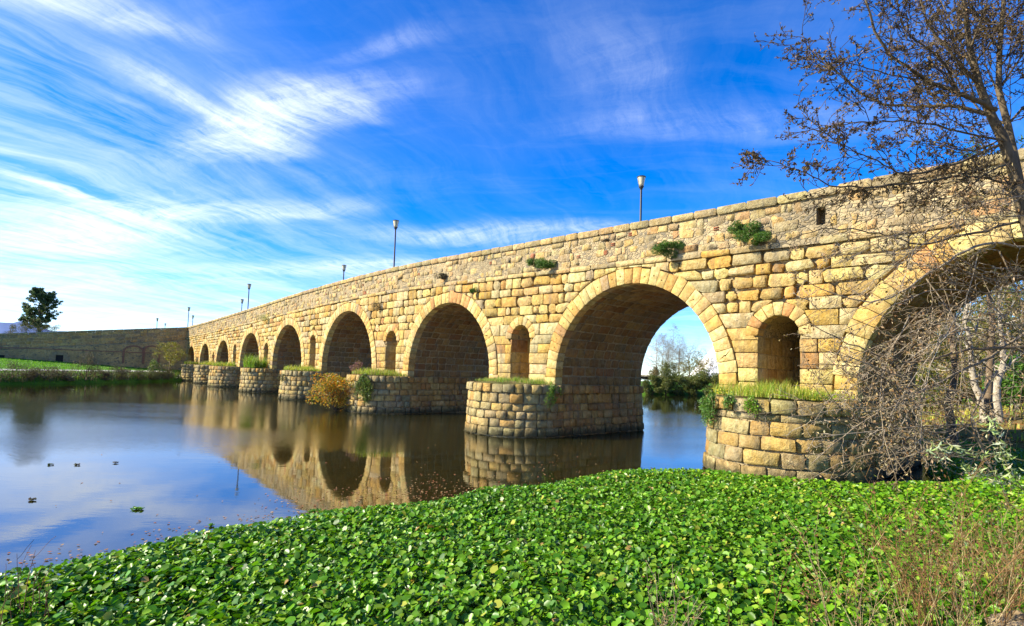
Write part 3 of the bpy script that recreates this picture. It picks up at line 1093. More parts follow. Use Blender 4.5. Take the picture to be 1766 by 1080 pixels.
# far bank with the retaining wall
FARPOLY = [(-44, 96), (-50.2, 84), (-50.0, 78), (-50.6, 66), (-52.8, 55), (-60, 42), (-75, 22), (-100, -20), (-200, -80), (-300, 200), (-44, 200)]


def sof(X, Y):
    return X * DD[0] + Y * DD[1], X * NN[0] + Y * NN[1] + D0


def far_z(X, Y):
    d = dist_poly(FARPOLY, X, Y)
    z = np.where(d > 0, .95 * (1 - np.exp(-d / .7)) + np.clip(d, 0, 20) * .085, d * .6)
    s_, of = sof(X, Y)
    up = np.clip((s_ - 104.2) / .6, 0, 1) * (of > -9)
    z = z + up * (np.clip(7.4 - np.clip(of, 0, 40) * .11, 3.2, 9) - z)
    return np.clip(z + .05 * vnoise(X, Y, 8) * (d > .5), -1, None)


terrain('grass_bank', -130, -40, -10, 130, .8, far_z, M['grass_ground'])

def hit(px, py, zf, y0=4.0, y1=160.0):
    """where the line of sight meets a piece of terrain"""
    v = ray(px, py)
    ys = np.linspace(y0, y1, 1500)
    P = v[None, :] * (ys / v[1])[:, None] + np.array([0, 0, CAMH])
    h = zf(P[:, 0], P[:, 1])
    k = np.argmax(P[:, 2] < h)
    return P[k]


# a footpath along the grass
mb = MB()
cl = [hit(px, 638.6 + (px / 300.0) * 3.0, far_z, 40) for px in (2, 60, 120, 180, 240, 290)]
cl = np.array([cl[0] + (cl[0] - cl[-1]) * .6] + cl)
va = []
for k in range(len(cl) - 1):
    for t in np.linspace(0, 1, 12, endpoint=(k == len(cl) - 2)):
        va.append(cl[k] * (1 - t) + cl[k + 1] * t)
va = np.array(va)
tdir = np.gradient(va[:, :2], axis=0)
tdir /= np.linalg.norm(tdir, axis=1)[:, None]
pn = np.stack([-tdir[:, 1], tdir[:, 0]], 1)
rowsv = []
for off in (-.75, 0, .75):
    q = va[:, :2] + pn * off
    rowsv.append(np.column_stack([q, far_z(q[:, 0], q[:, 1]) + .07]))
n = len(va)
mb.add(np.concatenate(rowsv), [(r * n + k, r * n + k + 1, (r + 1) * n + k + 1, (r + 1) * n + k) for r in range(2) for k in range(n - 1)])
tag(mb.build('footpath', M['path']), kind='structure')

# retaining wall at the far end, with two bricked-up arches and small openings
wall = tag(empty('retaining_wall', tuple(B(103.6, 14, 2.2))), 'long shaded stone retaining wall above the grass on the far bank', 'wall')
WS = 103.0


def wtop(of): return 8.72 - np.clip(of, 0, None) * .117 - np.clip(of - 24, 0, None) * -.05


mb = MB()
ofs = np.arange(0.02, 70, 1.0)
for o0, o1 in zip(ofs[:-1], ofs[1:]):
    t0, t1 = float(wtop(o0)), float(wtop(o1))
    m0, m1 = t0 - 2.35, t1 - 2.35
    # lower stage stands a little forward with a grassy set-off, upper stage behind
    mb.add(B([WS] * 4, [o0, o1, o1, o0], [1.2, 1.2, m1, m0]), [(0, 1, 2, 3)])
    mb.add(B([WS, WS, WS + .7, WS + .7], [o0, o1, o1, o0], [m0, m1, m1 + .12, m0 + .12]), [(0, 1, 2, 3)])
    mb.add(B([WS + .7] * 4, [o0, o1, o1, o0], [m0 + .1, m1 + .1, t1 - .3, t0 - .3]), [(0, 1, 2, 3)])
    mb.add(B([WS + 1.5] * 4, [o0, o1, o1, o0], [1.2, 1.2, t1 - .3, t0 - .3]), [(3, 2, 1, 0)])
mb.build('wall_core', M['wall_rubble'], wall, False)


def wall_frame(u, v, h): return B(WS + .7 - np.asarray(h), -np.asarray(u), v)
def wall_low(u, v, h): return B(WS - np.asarray(h), -np.asarray(u), v)


for k in range(4):          # ashlar of the upper stage
    u = 0.1
    while u < 66:
        w = rng.uniform(.6, 1.3)
        f = lambda x, j: float(wtop(x)) - 2.2 + 1.9 * j / 4
        stone('wall_stone', wall, wall_frame, [(-u - w, f(u + w, k)), (-u, f(u, k)), (-u, f(u, k + 1)), (-u - w, f(u + w, k + 1))], bulge=.03, edge=.12, depth=.1, pal='wall', gap=.015)
        u += w
u = 0.05
while u < 66:
    w = rng.uniform(.8, 1.5)
    stone('wall_coping', wall, wall_frame, [(-u - w, float(wtop(u + w)) - .3), (-u, float(wtop(u)) - .3), (-u, float(wtop(u))), (-u - w, float(wtop(u + w)))], bulge=.03, edge=.15, depth=.7, pal='coping', prot=.08)
    u += w


def wall_at(px, py, s_=WS):
    v = ray(px, py)
    t = (s_ + 0.0) / (v[:3] @ DD) if abs(v @ DD) > 1e-6 else 0
    p = v * t
    return float(p @ NN + D0), float(p[2] + CAMH)


REGW = dict(REG)
for (cx_, cy_, wd) in ((231, 598, 15), (262, 598, 11)):        # brick arches
    o0, zt_ = wall_at(cx_, cy_)
    o1, _ = wall_at(cx_ + wd, cy_)
    r = abs(o1 - o0)
    mb = MB()
    for k in range(15):
        t0, t1 = math.pi * k / 15, math.pi * (k + .9) / 15
        R0, R1 = r, r + .28
        prof = np.array([(math.cos(t0) * R0, math.sin(t0) * R0), (math.cos(t0) * R1, math.sin(t0) * R1), (math.cos(t1) * R1, math.sin(t1) * R1), (math.cos(t1) * R0, math.sin(t1) * R0)])
        prof[:, 1] = prof[:, 1] * .75 + zt_ - r * .75
        a_ = B(WS - .09, o0 + prof[:, 0], prof[:, 1])
        b_ = B(WS + .05, o0 + prof[:, 0], prof[:, 1])
        mb.add(np.concatenate([a_, b_]), [(0, 1, 2, 3), (0, 4, 5, 1), (1, 5, 6, 2), (2, 6, 7, 3), (3, 7, 4, 0)], (.3, .1, .05))
    for sg in (-1, 1):
        for z_ in np.arange(2.4, zt_ - r * .75, .16):
            a_ = B(WS - .07, o0 + sg * (r + .14) + np.array([-.13, .13, .13, -.13]), np.array([z_, z_, z_ + .14, z_ + .14]))
            b_ = B(WS + .05, o0 + sg * (r + .14) + np.array([-.13, .13, .13, -.13]), np.array([z_, z_, z_ + .14, z_ + .14]))
            mb.add(np.concatenate([a_, b_]), [(0, 1, 2, 3), (0, 4, 5, 1), (1, 5, 6, 2), (2, 6, 7, 3), (3, 7, 4, 0)], (.3, .1, .05))
    mb.build('brick_arch', M['brick'], wall, False)
for px_ in (103, 1):                                           # framed drain openings, their inner shade a painted panel
    o0, zt_ = wall_at(px_, 612.5)
    zb_ = 2.30
    mb = MB()
    hw = .42
    for (a0, a1, z0, z1) in ((-hw - .75, -hw, zb_ - .2, zt_), (hw, hw + .75, zb_ - .2, zt_), (-hw - .5, hw + .5, zt_, zt_ + .42)):
        for kk in range(2):
            za, zb2 = z0 + (z1 - z0) * kk / 2, z0 + (z1 - z0) * (kk + 1) / 2
            if a0 < -hw < hw < a1 and kk: continue
            if a0 < -hw < hw < a1: zb2 = z1
            q = np.array([(a0, za), (a1, za), (a1, zb2), (a0, zb2)])
            mb.add(np.concatenate([B(WS - .08, o0 + q[:, 0], q[:, 1]), B(WS + .05, o0 + q[:, 0], q[:, 1])]), [(0, 1, 2, 3), (0, 4, 5, 1), (1, 5, 6, 2), (2, 6, 7, 3), (3, 7, 4, 0)], (.40, .31, .18))
    mb.build('opening_surround', M['stone'], wall, False)
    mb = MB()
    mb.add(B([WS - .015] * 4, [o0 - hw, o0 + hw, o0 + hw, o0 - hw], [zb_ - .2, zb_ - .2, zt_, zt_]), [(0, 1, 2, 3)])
    mb.build('opening', M['dark'], wall, False)  # flat dark quad on the wall face, no recess behind; shade is its colour
mb = MB()                                                      # thin brick band
for o0 in np.arange(.3, 66, 1.2):
    z_ = 4.05
    q = np.array([(o0, z_), (o0 + 1.18, z_), (o0 + 1.18, z_ + .13), (o0, z_ + .13)])
    mb.add(np.concatenate([B(WS - .05, q[:, 0], q[:, 1]), B(WS + .05, q[:, 0], q[:, 1])]), [(0, 1, 2, 3), (0, 4, 5, 1), (1, 5, 6, 2), (2, 6, 7, 3), (3, 7, 4, 0)], (.3, .12, .06))
mb.build('brick_band', M['brick'], wall, False)
make_stones({'wall_stone': 'wall_masonry', 'wall_coping': 'coping_masonry'})

# ------------------------------------------------------------------ street lamps on the bridge
def lathe(mb, prof, c, n=12, col=None):
    an = np.arange(n) * 2 * math.pi / n
    V = np.array([(r * math.cos(t) + c[0], r * math.sin(t) + c[1], z + c[2]) for r, z in prof for t in an])
    fs = [(i * n + k, i * n + (k + 1) % n, (i + 1) * n + (k + 1) % n, (i + 1) * n + k) for i in range(len(prof) - 1) for k in range(n)]
    mb.add(V, fs, col)


def street_lamp(base, H, label, lean=0.0):
    root = tag(empty('street_lamp', tuple(base)), label, 'street lamp', 'street lamps along the bridge parapets')
    b = np.array(base)
    for name, prof, mat in (('pole', [(0, 0), (.13, 0), (.12, .35), (.07, .45), (.058, H - .75), (.052, H - .66), (0, H - .66)], 'metal'),
                            ('bracket', [(0, H - .72), (.07, H - .72), (.085, H - .66), (.13, H - .60), (.15, H - .55), (.13, H - .53), (0, H - .53)], 'metal'),
                            ('glass_shade', [(0.0, H - .535), (.135, H - .535), (.15, H - .42), (.215, H - .08), (.22, H - .05), (0, H - .05)], 'glass'),
                            ('cap', [(0, H - .05), (.24, H - .05), (.25, H - .02), (.23, H), (.10, H + .035), (0, H + .04)], 'metal')):
        mb = MB()
        lathe(mb, prof, b)
        mb.build(name, M[mat], root, name != 'cap', b)
    # ribs of the shade
    for k in range(4):
        t = k * math.pi / 2 + .4
        mb = MB()
        mb.tube([b + np.array([math.cos(t) * .15, math.sin(t) * .15, H - .54]), b + np.array([math.cos(t) * .232, math.sin(t) * .232, H - .04])], .010, 4)
        mb.build('shade_rib', M['metal'], root, True, b)
    return root


LAMPS = [(36.58, -.8, 14.40, 'tallest-looking lamp second from the bare tree, on the near parapet'),
         (73.5, -.8, 13.12, 'lamp on the near parapet, the taller of the pair left of the bridge middle'),
         (108.4, -.8, 12.44, 'lamp rising at the corner where bridge meets shaded wall, the taller of that pair'),
         (17.2, -5.0, 14.08, 'dark lamp with pale glass shade standing alone nearest the bare tree'),
         (54.9, -5.0, 13.88, 'short-looking lone lamp just left of the second tallest lamp'),
         (92.0, -5.0, 13.06, 'lower lamp of the pair left of the bridge middle, on far parapet'),
         (126.5, -5.0, 12.38, 'lower lamp of the pair at the corner of bridge and shaded wall')]
for s_, o_, zt_, lab in LAMPS:
    zb_ = float(ztop(s_)) - 1.1 if s_ < 104 else 7.0
    street_lamp(B(s_, o_, zb_), zt_ - zb_, lab)
for px_, py_, Y_, lab in ((271.5, 549, 118, 'small far lamp above the shaded wall, left of the corner pair'), (285, 558, 150, 'tiny farthest lamp above the shaded wall near its corner')):
    p = at(px_, py_, Y_)
    zb_ = 6.4
    street_lamp((p[0], p[1], zb_), p[2] - zb_, lab)
mb = MB()
sheetP = [B(104.7, -30, 6.45), B(190, -40, 6.45), B(190, 30, 6.45), B(104.7, 8, 6.45)]
mb.add(np.array(sheetP), [(0, 1, 2, 3)])
tag(mb.build('approach_road', M['deck'], None, False), kind='structure')

# ------------------------------------------------------------------ foliage builders
def leaf_quads(P, size, col, up=0.3, aspect=.55, jitter=.3, seed=0, colvar=.25):
    """one pointed leaf (4-gon) at each point; returns verts, faces, colours"""
    r = np.random.default_rng(seed)
    n = len(P)
    nrm = r.normal(0, 1, (n, 3))
    nrm[:, 2] = np.abs(nrm[:, 2]) + up
    nrm /= np.linalg.norm(nrm, axis=1)[:, None]
    t = np.cross(nrm, r.normal(0, 1, (n, 3)))
    t /= np.linalg.norm(t, axis=1)[:, None] + 1e-9
    b = np.cross(nrm, t)
    sz = np.asarray(size) * r.uniform(1 - jitter, 1 + jitter, n)
    a = (t * (sz * .5)[:, None])
    c = (b * (sz * .5 * aspect)[:, None])
    dr = nrm * (sz * .12)[:, None]
    V = np.stack([P - a, P + c * 1 - dr, P + a, P - c - dr], 1).reshape(-1, 3)
    fa = np.arange(4 * n).reshape(n, 4)
    col = np.atleast_2d(np.asarray(col, float))
    cc = col[r.integers(0, len(col), n)] * r.uniform(1 - colvar, 1 + colvar, (n, 1)) * r.uniform(.9, 1.1, (n, 3))
    return V, fa, np.clip(cc, .005, .9)


def clump_points(c, rad, n, lumps=9, seed=0, shell=.6):
    """points in an uneven crown made of many small clumps with gaps between"""
    r = np.random.default_rng(seed)
    c = np.asarray(c, float)
    rad = np.broadcast_to(np.asarray(rad, float), 3)
    d = r.normal(0, 1, (lumps, 3))
    d /= np.linalg.norm(d, axis=1)[:, None]
    ctr = d * r.uniform(.25, .82, (lumps, 1))
    lr = r.uniform(.22, .45, lumps) * (9 / lumps) ** .25
    w = lr ** 2
    idx = r.choice(lumps, n, p=w / w.sum())
    q = r.normal(0, 1, (n, 3))
    q /= np.linalg.norm(q, axis=1)[:, None]
    q *= (r.uniform(0, 1, (n, 1)) ** (1 / 3 * (1 - shell) + .12))
    P = ctr[idx] + q * lr[idx][:, None]
    return c + P * rad


def grass_tufts(P, h, col, seed=0, lean=.35, w=.012):
    """bent blades, one per point"""
    r = np.random.default_rng(seed)
    n = len(P)
    hh = np.asarray(h) * np.clip(r.lognormal(-.15, .40, n), .25, 1.7)
    a = r.uniform(0, 6.283, n)
    dr = np.stack([np.cos(a), np.sin(a), np.zeros(n)], 1)
    sd = np.stack([-np.sin(a), np.cos(a), np.zeros(n)], 1) * (np.asarray(w) * r.uniform(.6, 1.4, n))[:, None]
    ln = r.uniform(.1, 1.0, n) * lean
    mid = P + dr * (hh * ln * .35)[:, None] + np.array([0, 0, 1]) * (hh * .6)[:, None]
    tip = P + dr * (hh * ln * 1.2)[:, None] + np.array([0, 0, 1]) * (hh)[:, None]
    V = np.stack([P - sd, P + sd, mid + sd * .7, tip, mid - sd * .7], 1).reshape(-1, 3)
    fa = (np.arange(n)[:, None, None] * 5 + np.array([[0, 1, 2], [0, 2, 4], [4, 2, 3]])[None]).reshape(-1, 3)
    col = np.atleast_2d(np.asarray(col, float))
    cc = col[r.integers(0, len(col), n)] * r.uniform(.7, 1.3, (n, 1))
    return V, fa, np.repeat(np.clip(cc, .005, .9), 3, 0)


def stems_mesh(mb, root, tips, r0, col, seed=0, bend=.15, sides=4):
    r = np.random.default_rng(seed)
    root = np.asarray(root, float)
    for t in tips:
        t = np.asarray(t, float)
        L = np.linalg.norm(t - root)
        m1 = root * .65 + t * .35 + r.normal(0, bend * L * .35, 3)
        m2 = root * .3 + t * .7 + r.normal(0, bend * L * .3, 3)
        mb.tube([root, m1, m2, t], [r0, r0 * .75, r0 * .5, r0 * .2], sides, col)


def bush(name, base, rad, n, leaf, cols, label, cat='bush', group=None, lumps=10, seed=0, mat='leaf', lift=.85, stem=(.14, .10, .06), aspect=.55, up=.3, nst=6):
    base = np.asarray(base, float)
    rad = np.broadcast_to(np.asarray(rad, float), 3)
    root = tag(empty(name, tuple(base)), label, cat, group)
    c = base + np.array([0, 0, rad[2] * lift])
    P = clump_points(c, rad, n, lumps, seed)
    P[:, 2] = np.maximum(P[:, 2], base[2] - .02 + .05 * np.abs(np.sin(P[:, 0] * 9)))
    V, fa, cc = leaf_quads(P, leaf, cols, up=up, aspect=aspect, seed=seed)
    link_mesh('foliage', V, fa, cc, M[mat], root, False, base)['kind'] = 'stuff'
    mb = MB()
    r = np.random.default_rng(seed + 5)
    tips = P[r.integers(0, n, nst)]
    stems_mesh(mb, base - np.array([0, 0, .05]), tips, max(.012, rad[2] * .018), stem, seed)
    mb.build('stem', M['bark'], root, True, base)
    return root


def grow(mb, p, d, L, r0, level, R, tips, wander=.18, lift=.0, kids=(5, 4, 0), col=(.2, .16, .12), segs=5, ang=(.5, 1.0), shrink=.55, taper=.35, minr=.003):
    """a branch and, along it, its side branches; tips collects end points with directions"""
    pts = [np.array(p, float)]
    dirs = []
    d = np.array(d, float)
    d /= np.linalg.norm(d)
    for i in range(segs):
        d = d + R.normal(0, wander, 3) + np.array([0, 0, lift])
        d /= np.linalg.norm(d)
        dirs.append(d.copy())
        pts.append(pts[-1] + d * L / segs)
    rad = np.linspace(r0, max(r0 * taper, minr), len(pts))
    mb.tube(pts, rad, 5 if r0 > .03 else 3, col)
    tips.append((pts[-1], d, level))
    if level < len(kids) and kids[level] > 0:
        nk = kids[level]
        for k in range(nk):
            t = (k + R.uniform(.3, .9)) / nk * .85 + .15
            i = min(int(t * segs), segs - 1)
            q = pts[i] + (pts[i + 1] - pts[i]) * (t * segs - i)
            ax = np.cross(dirs[i], R.normal(0, 1, 3))
            ax /= np.linalg.norm(ax) + 1e-9
            an = R.uniform(*ang)
            nd = dirs[i] * math.cos(an) + ax * math.sin(an)
            grow(mb, q, nd, L * shrink * R.uniform(.6, 1.25), max(r0 * (1 - .6 * t) * .5, minr), level + 1, R, tips, wander * 1.15, lift, kids, col, max(3, segs - 1), ang, shrink, taper, minr)


def twig_points(tips, R, per=4, spread=.06, levels=None):
    out = []
    for p, d, l in tips:
        if levels is not None and l not in levels: continue
        for _ in range(per):
            out.append(p - d * R.uniform(0, spread * 5) + R.normal(0, spread, 3))
    return np.array(out)


# ------------------------------------------------------------------ the floating carpet of water hyacinth
MATPOLY = [(-7.4, 3.5), (-7.5, 6.6), (-7.1, 7.55), (-6.59, 7.92), (-6.15, 8.69), (-5.06, 10.12), (-3.8, 11.1), (-2.22, 12.04), (-0.65, 13.75), (1.33, 14.78), (3.26, 16.63), (5.55, 17.74),
           (6.6, 17.75), (9.5, 16.0), (13.0, 16.8), (15.5, 20.0), (19.0, 25.0), (22.5, 30.0), (31.0, 31.0), (31, 24), (24, 20), (15.5, 12.5), (10.2, 8.0), (7.2, 5.6), (4.0, 4.2), (-5, 3.2)]


def hyacinth():
    r = np.random.default_rng(3)
    n = 150000
    X = r.uniform(-8, 32, n * 4)
    Y = r.uniform(3, 32, n * 4)
    dd = dist_poly(MATPOLY, X, Y) + .35 * vnoise(X * 2.2, Y * 2.2, 4)
    near = np.hypot(X, Y)
    keep = (dd > 0) & (r.random(n * 4) < np.where(near < 14, 1.0, .75)) & (np.abs(X) < Y * 1.08 + 1.5)
    # not inside the pier foot
    s_, of = sof(X, Y)
    c_, rr = (PIER[1][0] + PIER[1][1]) / 2, (PIER[1][1] - PIER[1][0]) / 2 + .3
    inp = (np.hypot(s_ - c_, of) < rr) | ((of < 0) & (of > -W) & (np.abs(s_ - c_) < rr))
    keep &= ~inp
    keep &= near_z(X, Y) < .55
    X, Y, dd = X[keep][:n], Y[keep][:n], dd[keep][:n]
    n = len(X)
    # plants bulge: leaves stand higher in rosettes, low at the rim
    hz = .10 + .16 * np.clip(dd / .8, 0, 1) + .07 * vnoise(X * 5, Y * 5, 9) + r.uniform(-.10, .10, n)
    P = np.stack([X, Y, np.clip(hz, .03, None)], 1)
    sz = np.clip(.037 * r.lognormal(0, .30, n), .017, .066) * np.clip(.75 + dd * .3, .7, 1.0)
    # leaf blade: rounded, cupped disc of 7 rim points round a sunk centre
    nr = r.normal(0, .62, (n, 3))
    nr[:, 2] = 1.0
    nr += np.array([-.18, -.10, 0])
    nr /= np.linalg.norm(nr, axis=1)[:, None]
    t = np.cross(nr, r.normal(0, 1, (n, 3)))
    t /= np.linalg.norm(t, axis=1)[:, None]
    b = np.cross(nr, t)
    an = np.array([0.35, 1.25, 2.15, 3.1416, 4.13, 5.03, 5.93])
    rad = np.array([1.0, .95, 1.0, 1.18, 1.0, .95, 1.0])
    cup = .55 * r.uniform(-.5, 1.3, n)
    rim = P[:, None, :] + sz[:, None, None] * (rad * np.cos(an))[None, :, None] * t[:, None, :] + sz[:, None, None] * (rad * np.sin(an) * .95)[None, :, None] * b[:, None, :]
    rim += (sz * cup)[:, None, None] * np.abs(np.sin(an))[None, :, None] * nr[:, None, :]
    V = np.concatenate([P[:, None, :], rim], 1).reshape(-1, 3)
    base = (np.arange(n) * 8)[:, None]
    tri = np.array([[0, k + 1, (k + 1) % 7 + 1] for k in range(7)])
    fa = (base[:, None, :] + tri[None]).reshape(-1, 3)
    g = np.array([(.095, .25, .008), (.14, .31, .012), (.050, .155, .008), (.22, .37, .025), (.11, .26, .008)])
    pt_ = vnoise(X * .9, Y * .9, 31)[:, None]
    c = g[r.integers(0, 5, n)] * r.uniform(.6, 1.3, (n, 1)) * (1 + .18 * pt_ * np.array([1.6, 1, .5]))
    yl = r.random(n) < .03
    c[yl] = np.array([.38, .40, .05])
    dead = r.random(n) < .008
    c[dead] = np.array([.35, .22, .07])
    cc = np.repeat(c, 7, 0)
    o = link_mesh('water_hyacinth', V, fa, cc, M['hyacinth'], None, True)
    tag(o, 'dense carpet of glossy green water hyacinth floating before the bridge', 'water plants', kind='stuff')
    # stalks and dark leaves below close the carpet
    m = 16000
    k = r.integers(0, n, m)
    Q = P[k] * np.array([1, 1, .35]) + r.normal(0, .03, (m, 3)) * np.array([1, 1, .3])
    V, fa, cc = leaf_quads(Q, .20, [(.035, .09, .01), (.05, .12, .012)], up=1.5, aspect=.8, seed=6)
    o = link_mesh('hyacinth_undergrowth', V, fa, cc, M['leaf'])
    tag(o, 'dark lower leaves under the water hyacinth carpet', 'water plants', kind='stuff')


hyacinth()

# loose plants and fallen leaves on the water
def float_clump(px, py, r_, label, cols, n=40, group='plant clumps adrift on the open water'):
    p = onz(px, py, 0.02)
    root = tag(empty('floating_plant', tuple(p)), label, 'floating plant', group)
    R = np.random.default_rng(int(px))
    P = p + np.stack([np.clip(R.normal(0, r_ * .55, n), -r_, r_), np.clip(R.normal(0, r_ * .4, n), -r_, r_), R.uniform(.0, .025, n)], 1)
    V, fa, cc = leaf_quads(P, .075, cols, up=2.0, aspect=.8, seed=int(px))
    link_mesh('leaf_cluster', V, fa, cc, M['hyacinth'], root, False, p)


GR = [(.10, .25, .02), (.16, .3, .03)]
DK = [(.09, .08, .04), (.12, .09, .05)]
float_clump(238, 877, .10, 'small green plant clump adrift, nearest the lower left', GR, 46)
float_clump(540, 881, .14, 'green plant clump touching the tip of the bridge reflection', GR, 40)
float_clump(365, 906, .05, 'tiny green sprig afloat beside the hyacinth edge', GR, 14)
float_clump(87, 801, .06, 'little green-brown sprig left of two dark bits on the water', [(.12, .16, .03), (.08, .07, .03)], 18)
float_clump(133, 801, .06, 'thin dark bit floating between the sprig and a dark twig', DK, 16)
float_clump(200, 798, .06, 'dark flat bit floating below the tree reflection, rightmost of three', DK, 16)
float_clump(55, 862, .055, 'lone dark lump floating in the bright lower left water', DK, 22)


def leaf_litter():
    r = np.random.default_rng(21)
    P = []
    LIT = ((560, 872, 60, 14, 260), (690, 852, 60, 12, 420), (760, 838, 70, 12, 260), (900, 815, 120, 14, 160), (330, 918, 60, 10, 120), (220, 950, 70, 12, 120), (90, 968, 60, 10, 110), (450, 893, 60, 7, 130), (620, 800, 180, 30, 90), (980, 800, 80, 25, 70), (300, 850, 160, 40, 40))
    for (px, py, sx, sy, n) in LIT:
        n = int(n * .45)
        xs, ys = r.normal(px, sx, n), r.normal(py, sy, n)
        for x, y in zip(xs, ys):
            if y > 690: P.append(onz(x, y, .012 + r.uniform(0, .012)))
    P = np.array(P)
    ok = dist_poly(MATPOLY, P[:, 0], P[:, 1]) < .25
    P = P[ok]
    V, fa, cc = leaf_quads(P, .062, [(.34, .17, .08), (.28, .11, .05), (.40, .25, .12), (.22, .13, .06)], up=9, aspect=.7, seed=2)
    tag(link_mesh('fallen_leaves', V, fa, cc, M['dry']), 'scattered fallen orange and brown leaves floating near the hyacinth edge', 'leaves', kind='stuff')


leaf_litter()
# ------------------------------------------------------------------ grass and plants on the piers
GREEN = [(.18, .33, .03), (.25, .38, .035), (.13, .25, .02)]
YELL = [(.46, .45, .06), (.36, .40, .05), (.50, .44, .10)]
PLAT = [None,
        ('green and yellow flowering grass on top of the nearest pier by the bare tree', GREEN + YELL + YELL[:2], 2600, .30),
        ('short green grass tuft topping the pier beside the widest open arch', GREEN + [(.30, .26, .10)], 1700, .20),
        ('low mixed grass on top of the pier with the orange shrub', GREEN + YELL + [(.30, .18, .14)], 1300, .26),
        ('yellow-green grass patch on top of the pier left of the orange shrub', YELL + GREEN[:2], 1500, .34),
        ('bright green bushy grass on top of the fifth pier along the bridge', GREEN + GREEN + [(.22, .34, .03)], 1700, .85),
        ('yellow-green weeds on the pier just left of the bright green bushy one', YELL + GREEN, 800, .42),
        ('dry yellow grass on the small pier next to the far end', YELL + GREEN[:1], 600, .40),
        ('sparse grass on the last rounded pier before the far bank', GREEN + YELL, 400, .3)]
for i in range(1, 9):
    lab, cols, n, h_ = PLAT[i]
    n = int(n * (1.7 if i < 4 else 1.2))
    cols = cols + [(.38, .32, .12)]
    a, b = PIER[i]
    c, r = (a + b) / 2, (b - a) / 2
    R = np.random.default_rng(40 + i)
    m = n * 2
    x, y = R.uniform(-r, r, m), R.uniform(.03, r, m)
    ok = np.hypot(x, y) < r * .97
    clus = vnoise(x * 4, y * 4, i) + R.uniform(-.3, .3, m)
    ok &= clus > -.08
    x, y = x[ok][:n], y[ok][:n]
    zz_ = HP + .02 + .12 * (1 - np.hypot(x, y - r * .4) / r).clip(0, 1)
    P = B(c + x, y, zz_)
    hh = h_ * (0.55 + .6 * np.clip(vnoise(x * 2.5, y * 2.5, i + 9) + .6, 0, 1.3))
    V, fa, cc = grass_tufts(P, hh * 1.05, cols, i, .7, .008 if i < 3 else .013 if i < 5 else .022)
    # small leaves among the blades
    k_ = R.integers(0, len(P), int(n * .9))
    Q = P[k_] + np.stack([R.normal(0, .04, len(k_)), R.normal(0, .04, len(k_)), R.uniform(.02, .9, len(k_)) * hh[k_] * R.uniform(.3, 1, len(k_))], 1)
    V2, fa2, cc2 = leaf_quads(Q, .05 if i < 3 else .09, cols, seed=i, aspect=.35)
    V0_ = V
    V = np.concatenate([V, V2])
    fs_ = [tuple(f) for f in fa] + [tuple(f + len(V0_)) for f in fa2]
    o = link_mesh('grass_tuft', V, fs_, np.concatenate([cc, cc2]), M['leaf'], None, False)
    tag(o, lab, 'grass', 'grass growing on the pier tops', kind='stuff')

# flowering weeds with leaves on the nearest pier
R = np.random.default_rng(77)
P = B(7.7 + R.uniform(-1.9, 1.9, 500), R.uniform(.3, 1.9, 500), HP + R.uniform(.08, .3, 500))
V, fa, cc = leaf_quads(P, .07, [(.16, .30, .03), (.22, .34, .04), (.55, .48, .03)], seed=3)
tag(link_mesh('pier_weeds', V, fa, cc, M['leaf']), 'leafy weeds with tiny yellow flowers among the grass of the nearest pier', 'weeds', kind='stuff')

def facade_pt(px, py, off=.1):
    v = ray(px, py)
    t = ((OO + NN * off) @ NN) / (v @ NN)
    return v * t + np.array([0, 0, CAMH])


LEDGE = [((.05, .10, .035), (.08, .14, .05), (.06, .11, .05))]
EV = [(.07, .16, .025), (.10, .21, .03), (.08, .15, .03), (.16, .27, .05)]
for (px, py, w_, h_, n, lab) in ((1308, 420, .42, .32, 900, 'dense green shrub on the ledge right of the widest open arch'),
                                 (1270, 404, .20, .22, 240, 'wispy grey-green shrub beside the dense ledge shrub'),
                                 (1158, 446, .36, .30, 760, 'round green shrub on the ledge above the crown of the widest open arch'),
                                 (944, 463, .30, .24, 560, 'green cushion shrub on the ledge left of the widest open arch'),
                                 (919, 459, .20, .18, 260, 'smaller green cushion shrub touching the one right of it on the ledge'),
                                 (762, 481, .24, .20, 240, 'dry grey tuft hanging under the parapet above the third arch'),
                                 (459, 557, .40, .45, 200, 'small yellow-green tuft on the parapet face near the far arches'),
                                 (816, 507, .16, .16, 130, 'little green sprig at the shoulder of the arch with the shrub below'),
                                 (650, 535, .30, .24, 180, 'dry brownish tuft in the wall between two middle arches')):
    b_ = facade_pt(px, py, .22)
    dry = 'dry' in lab
    cols = [(.17, .15, .10), (.12, .10, .07)] if dry else EV if 'yellow' not in lab else YELL + EV[:1]
    bush('ledge_shrub', b_, (w_ * 2.3, w_ * 1.1, h_ * 1.8), int(n * 6), .08, cols, lab, 'shrub', 'shrubs rooted in the bridge wall', 14, int(px), lift=.6, aspect=.28, up=.8)

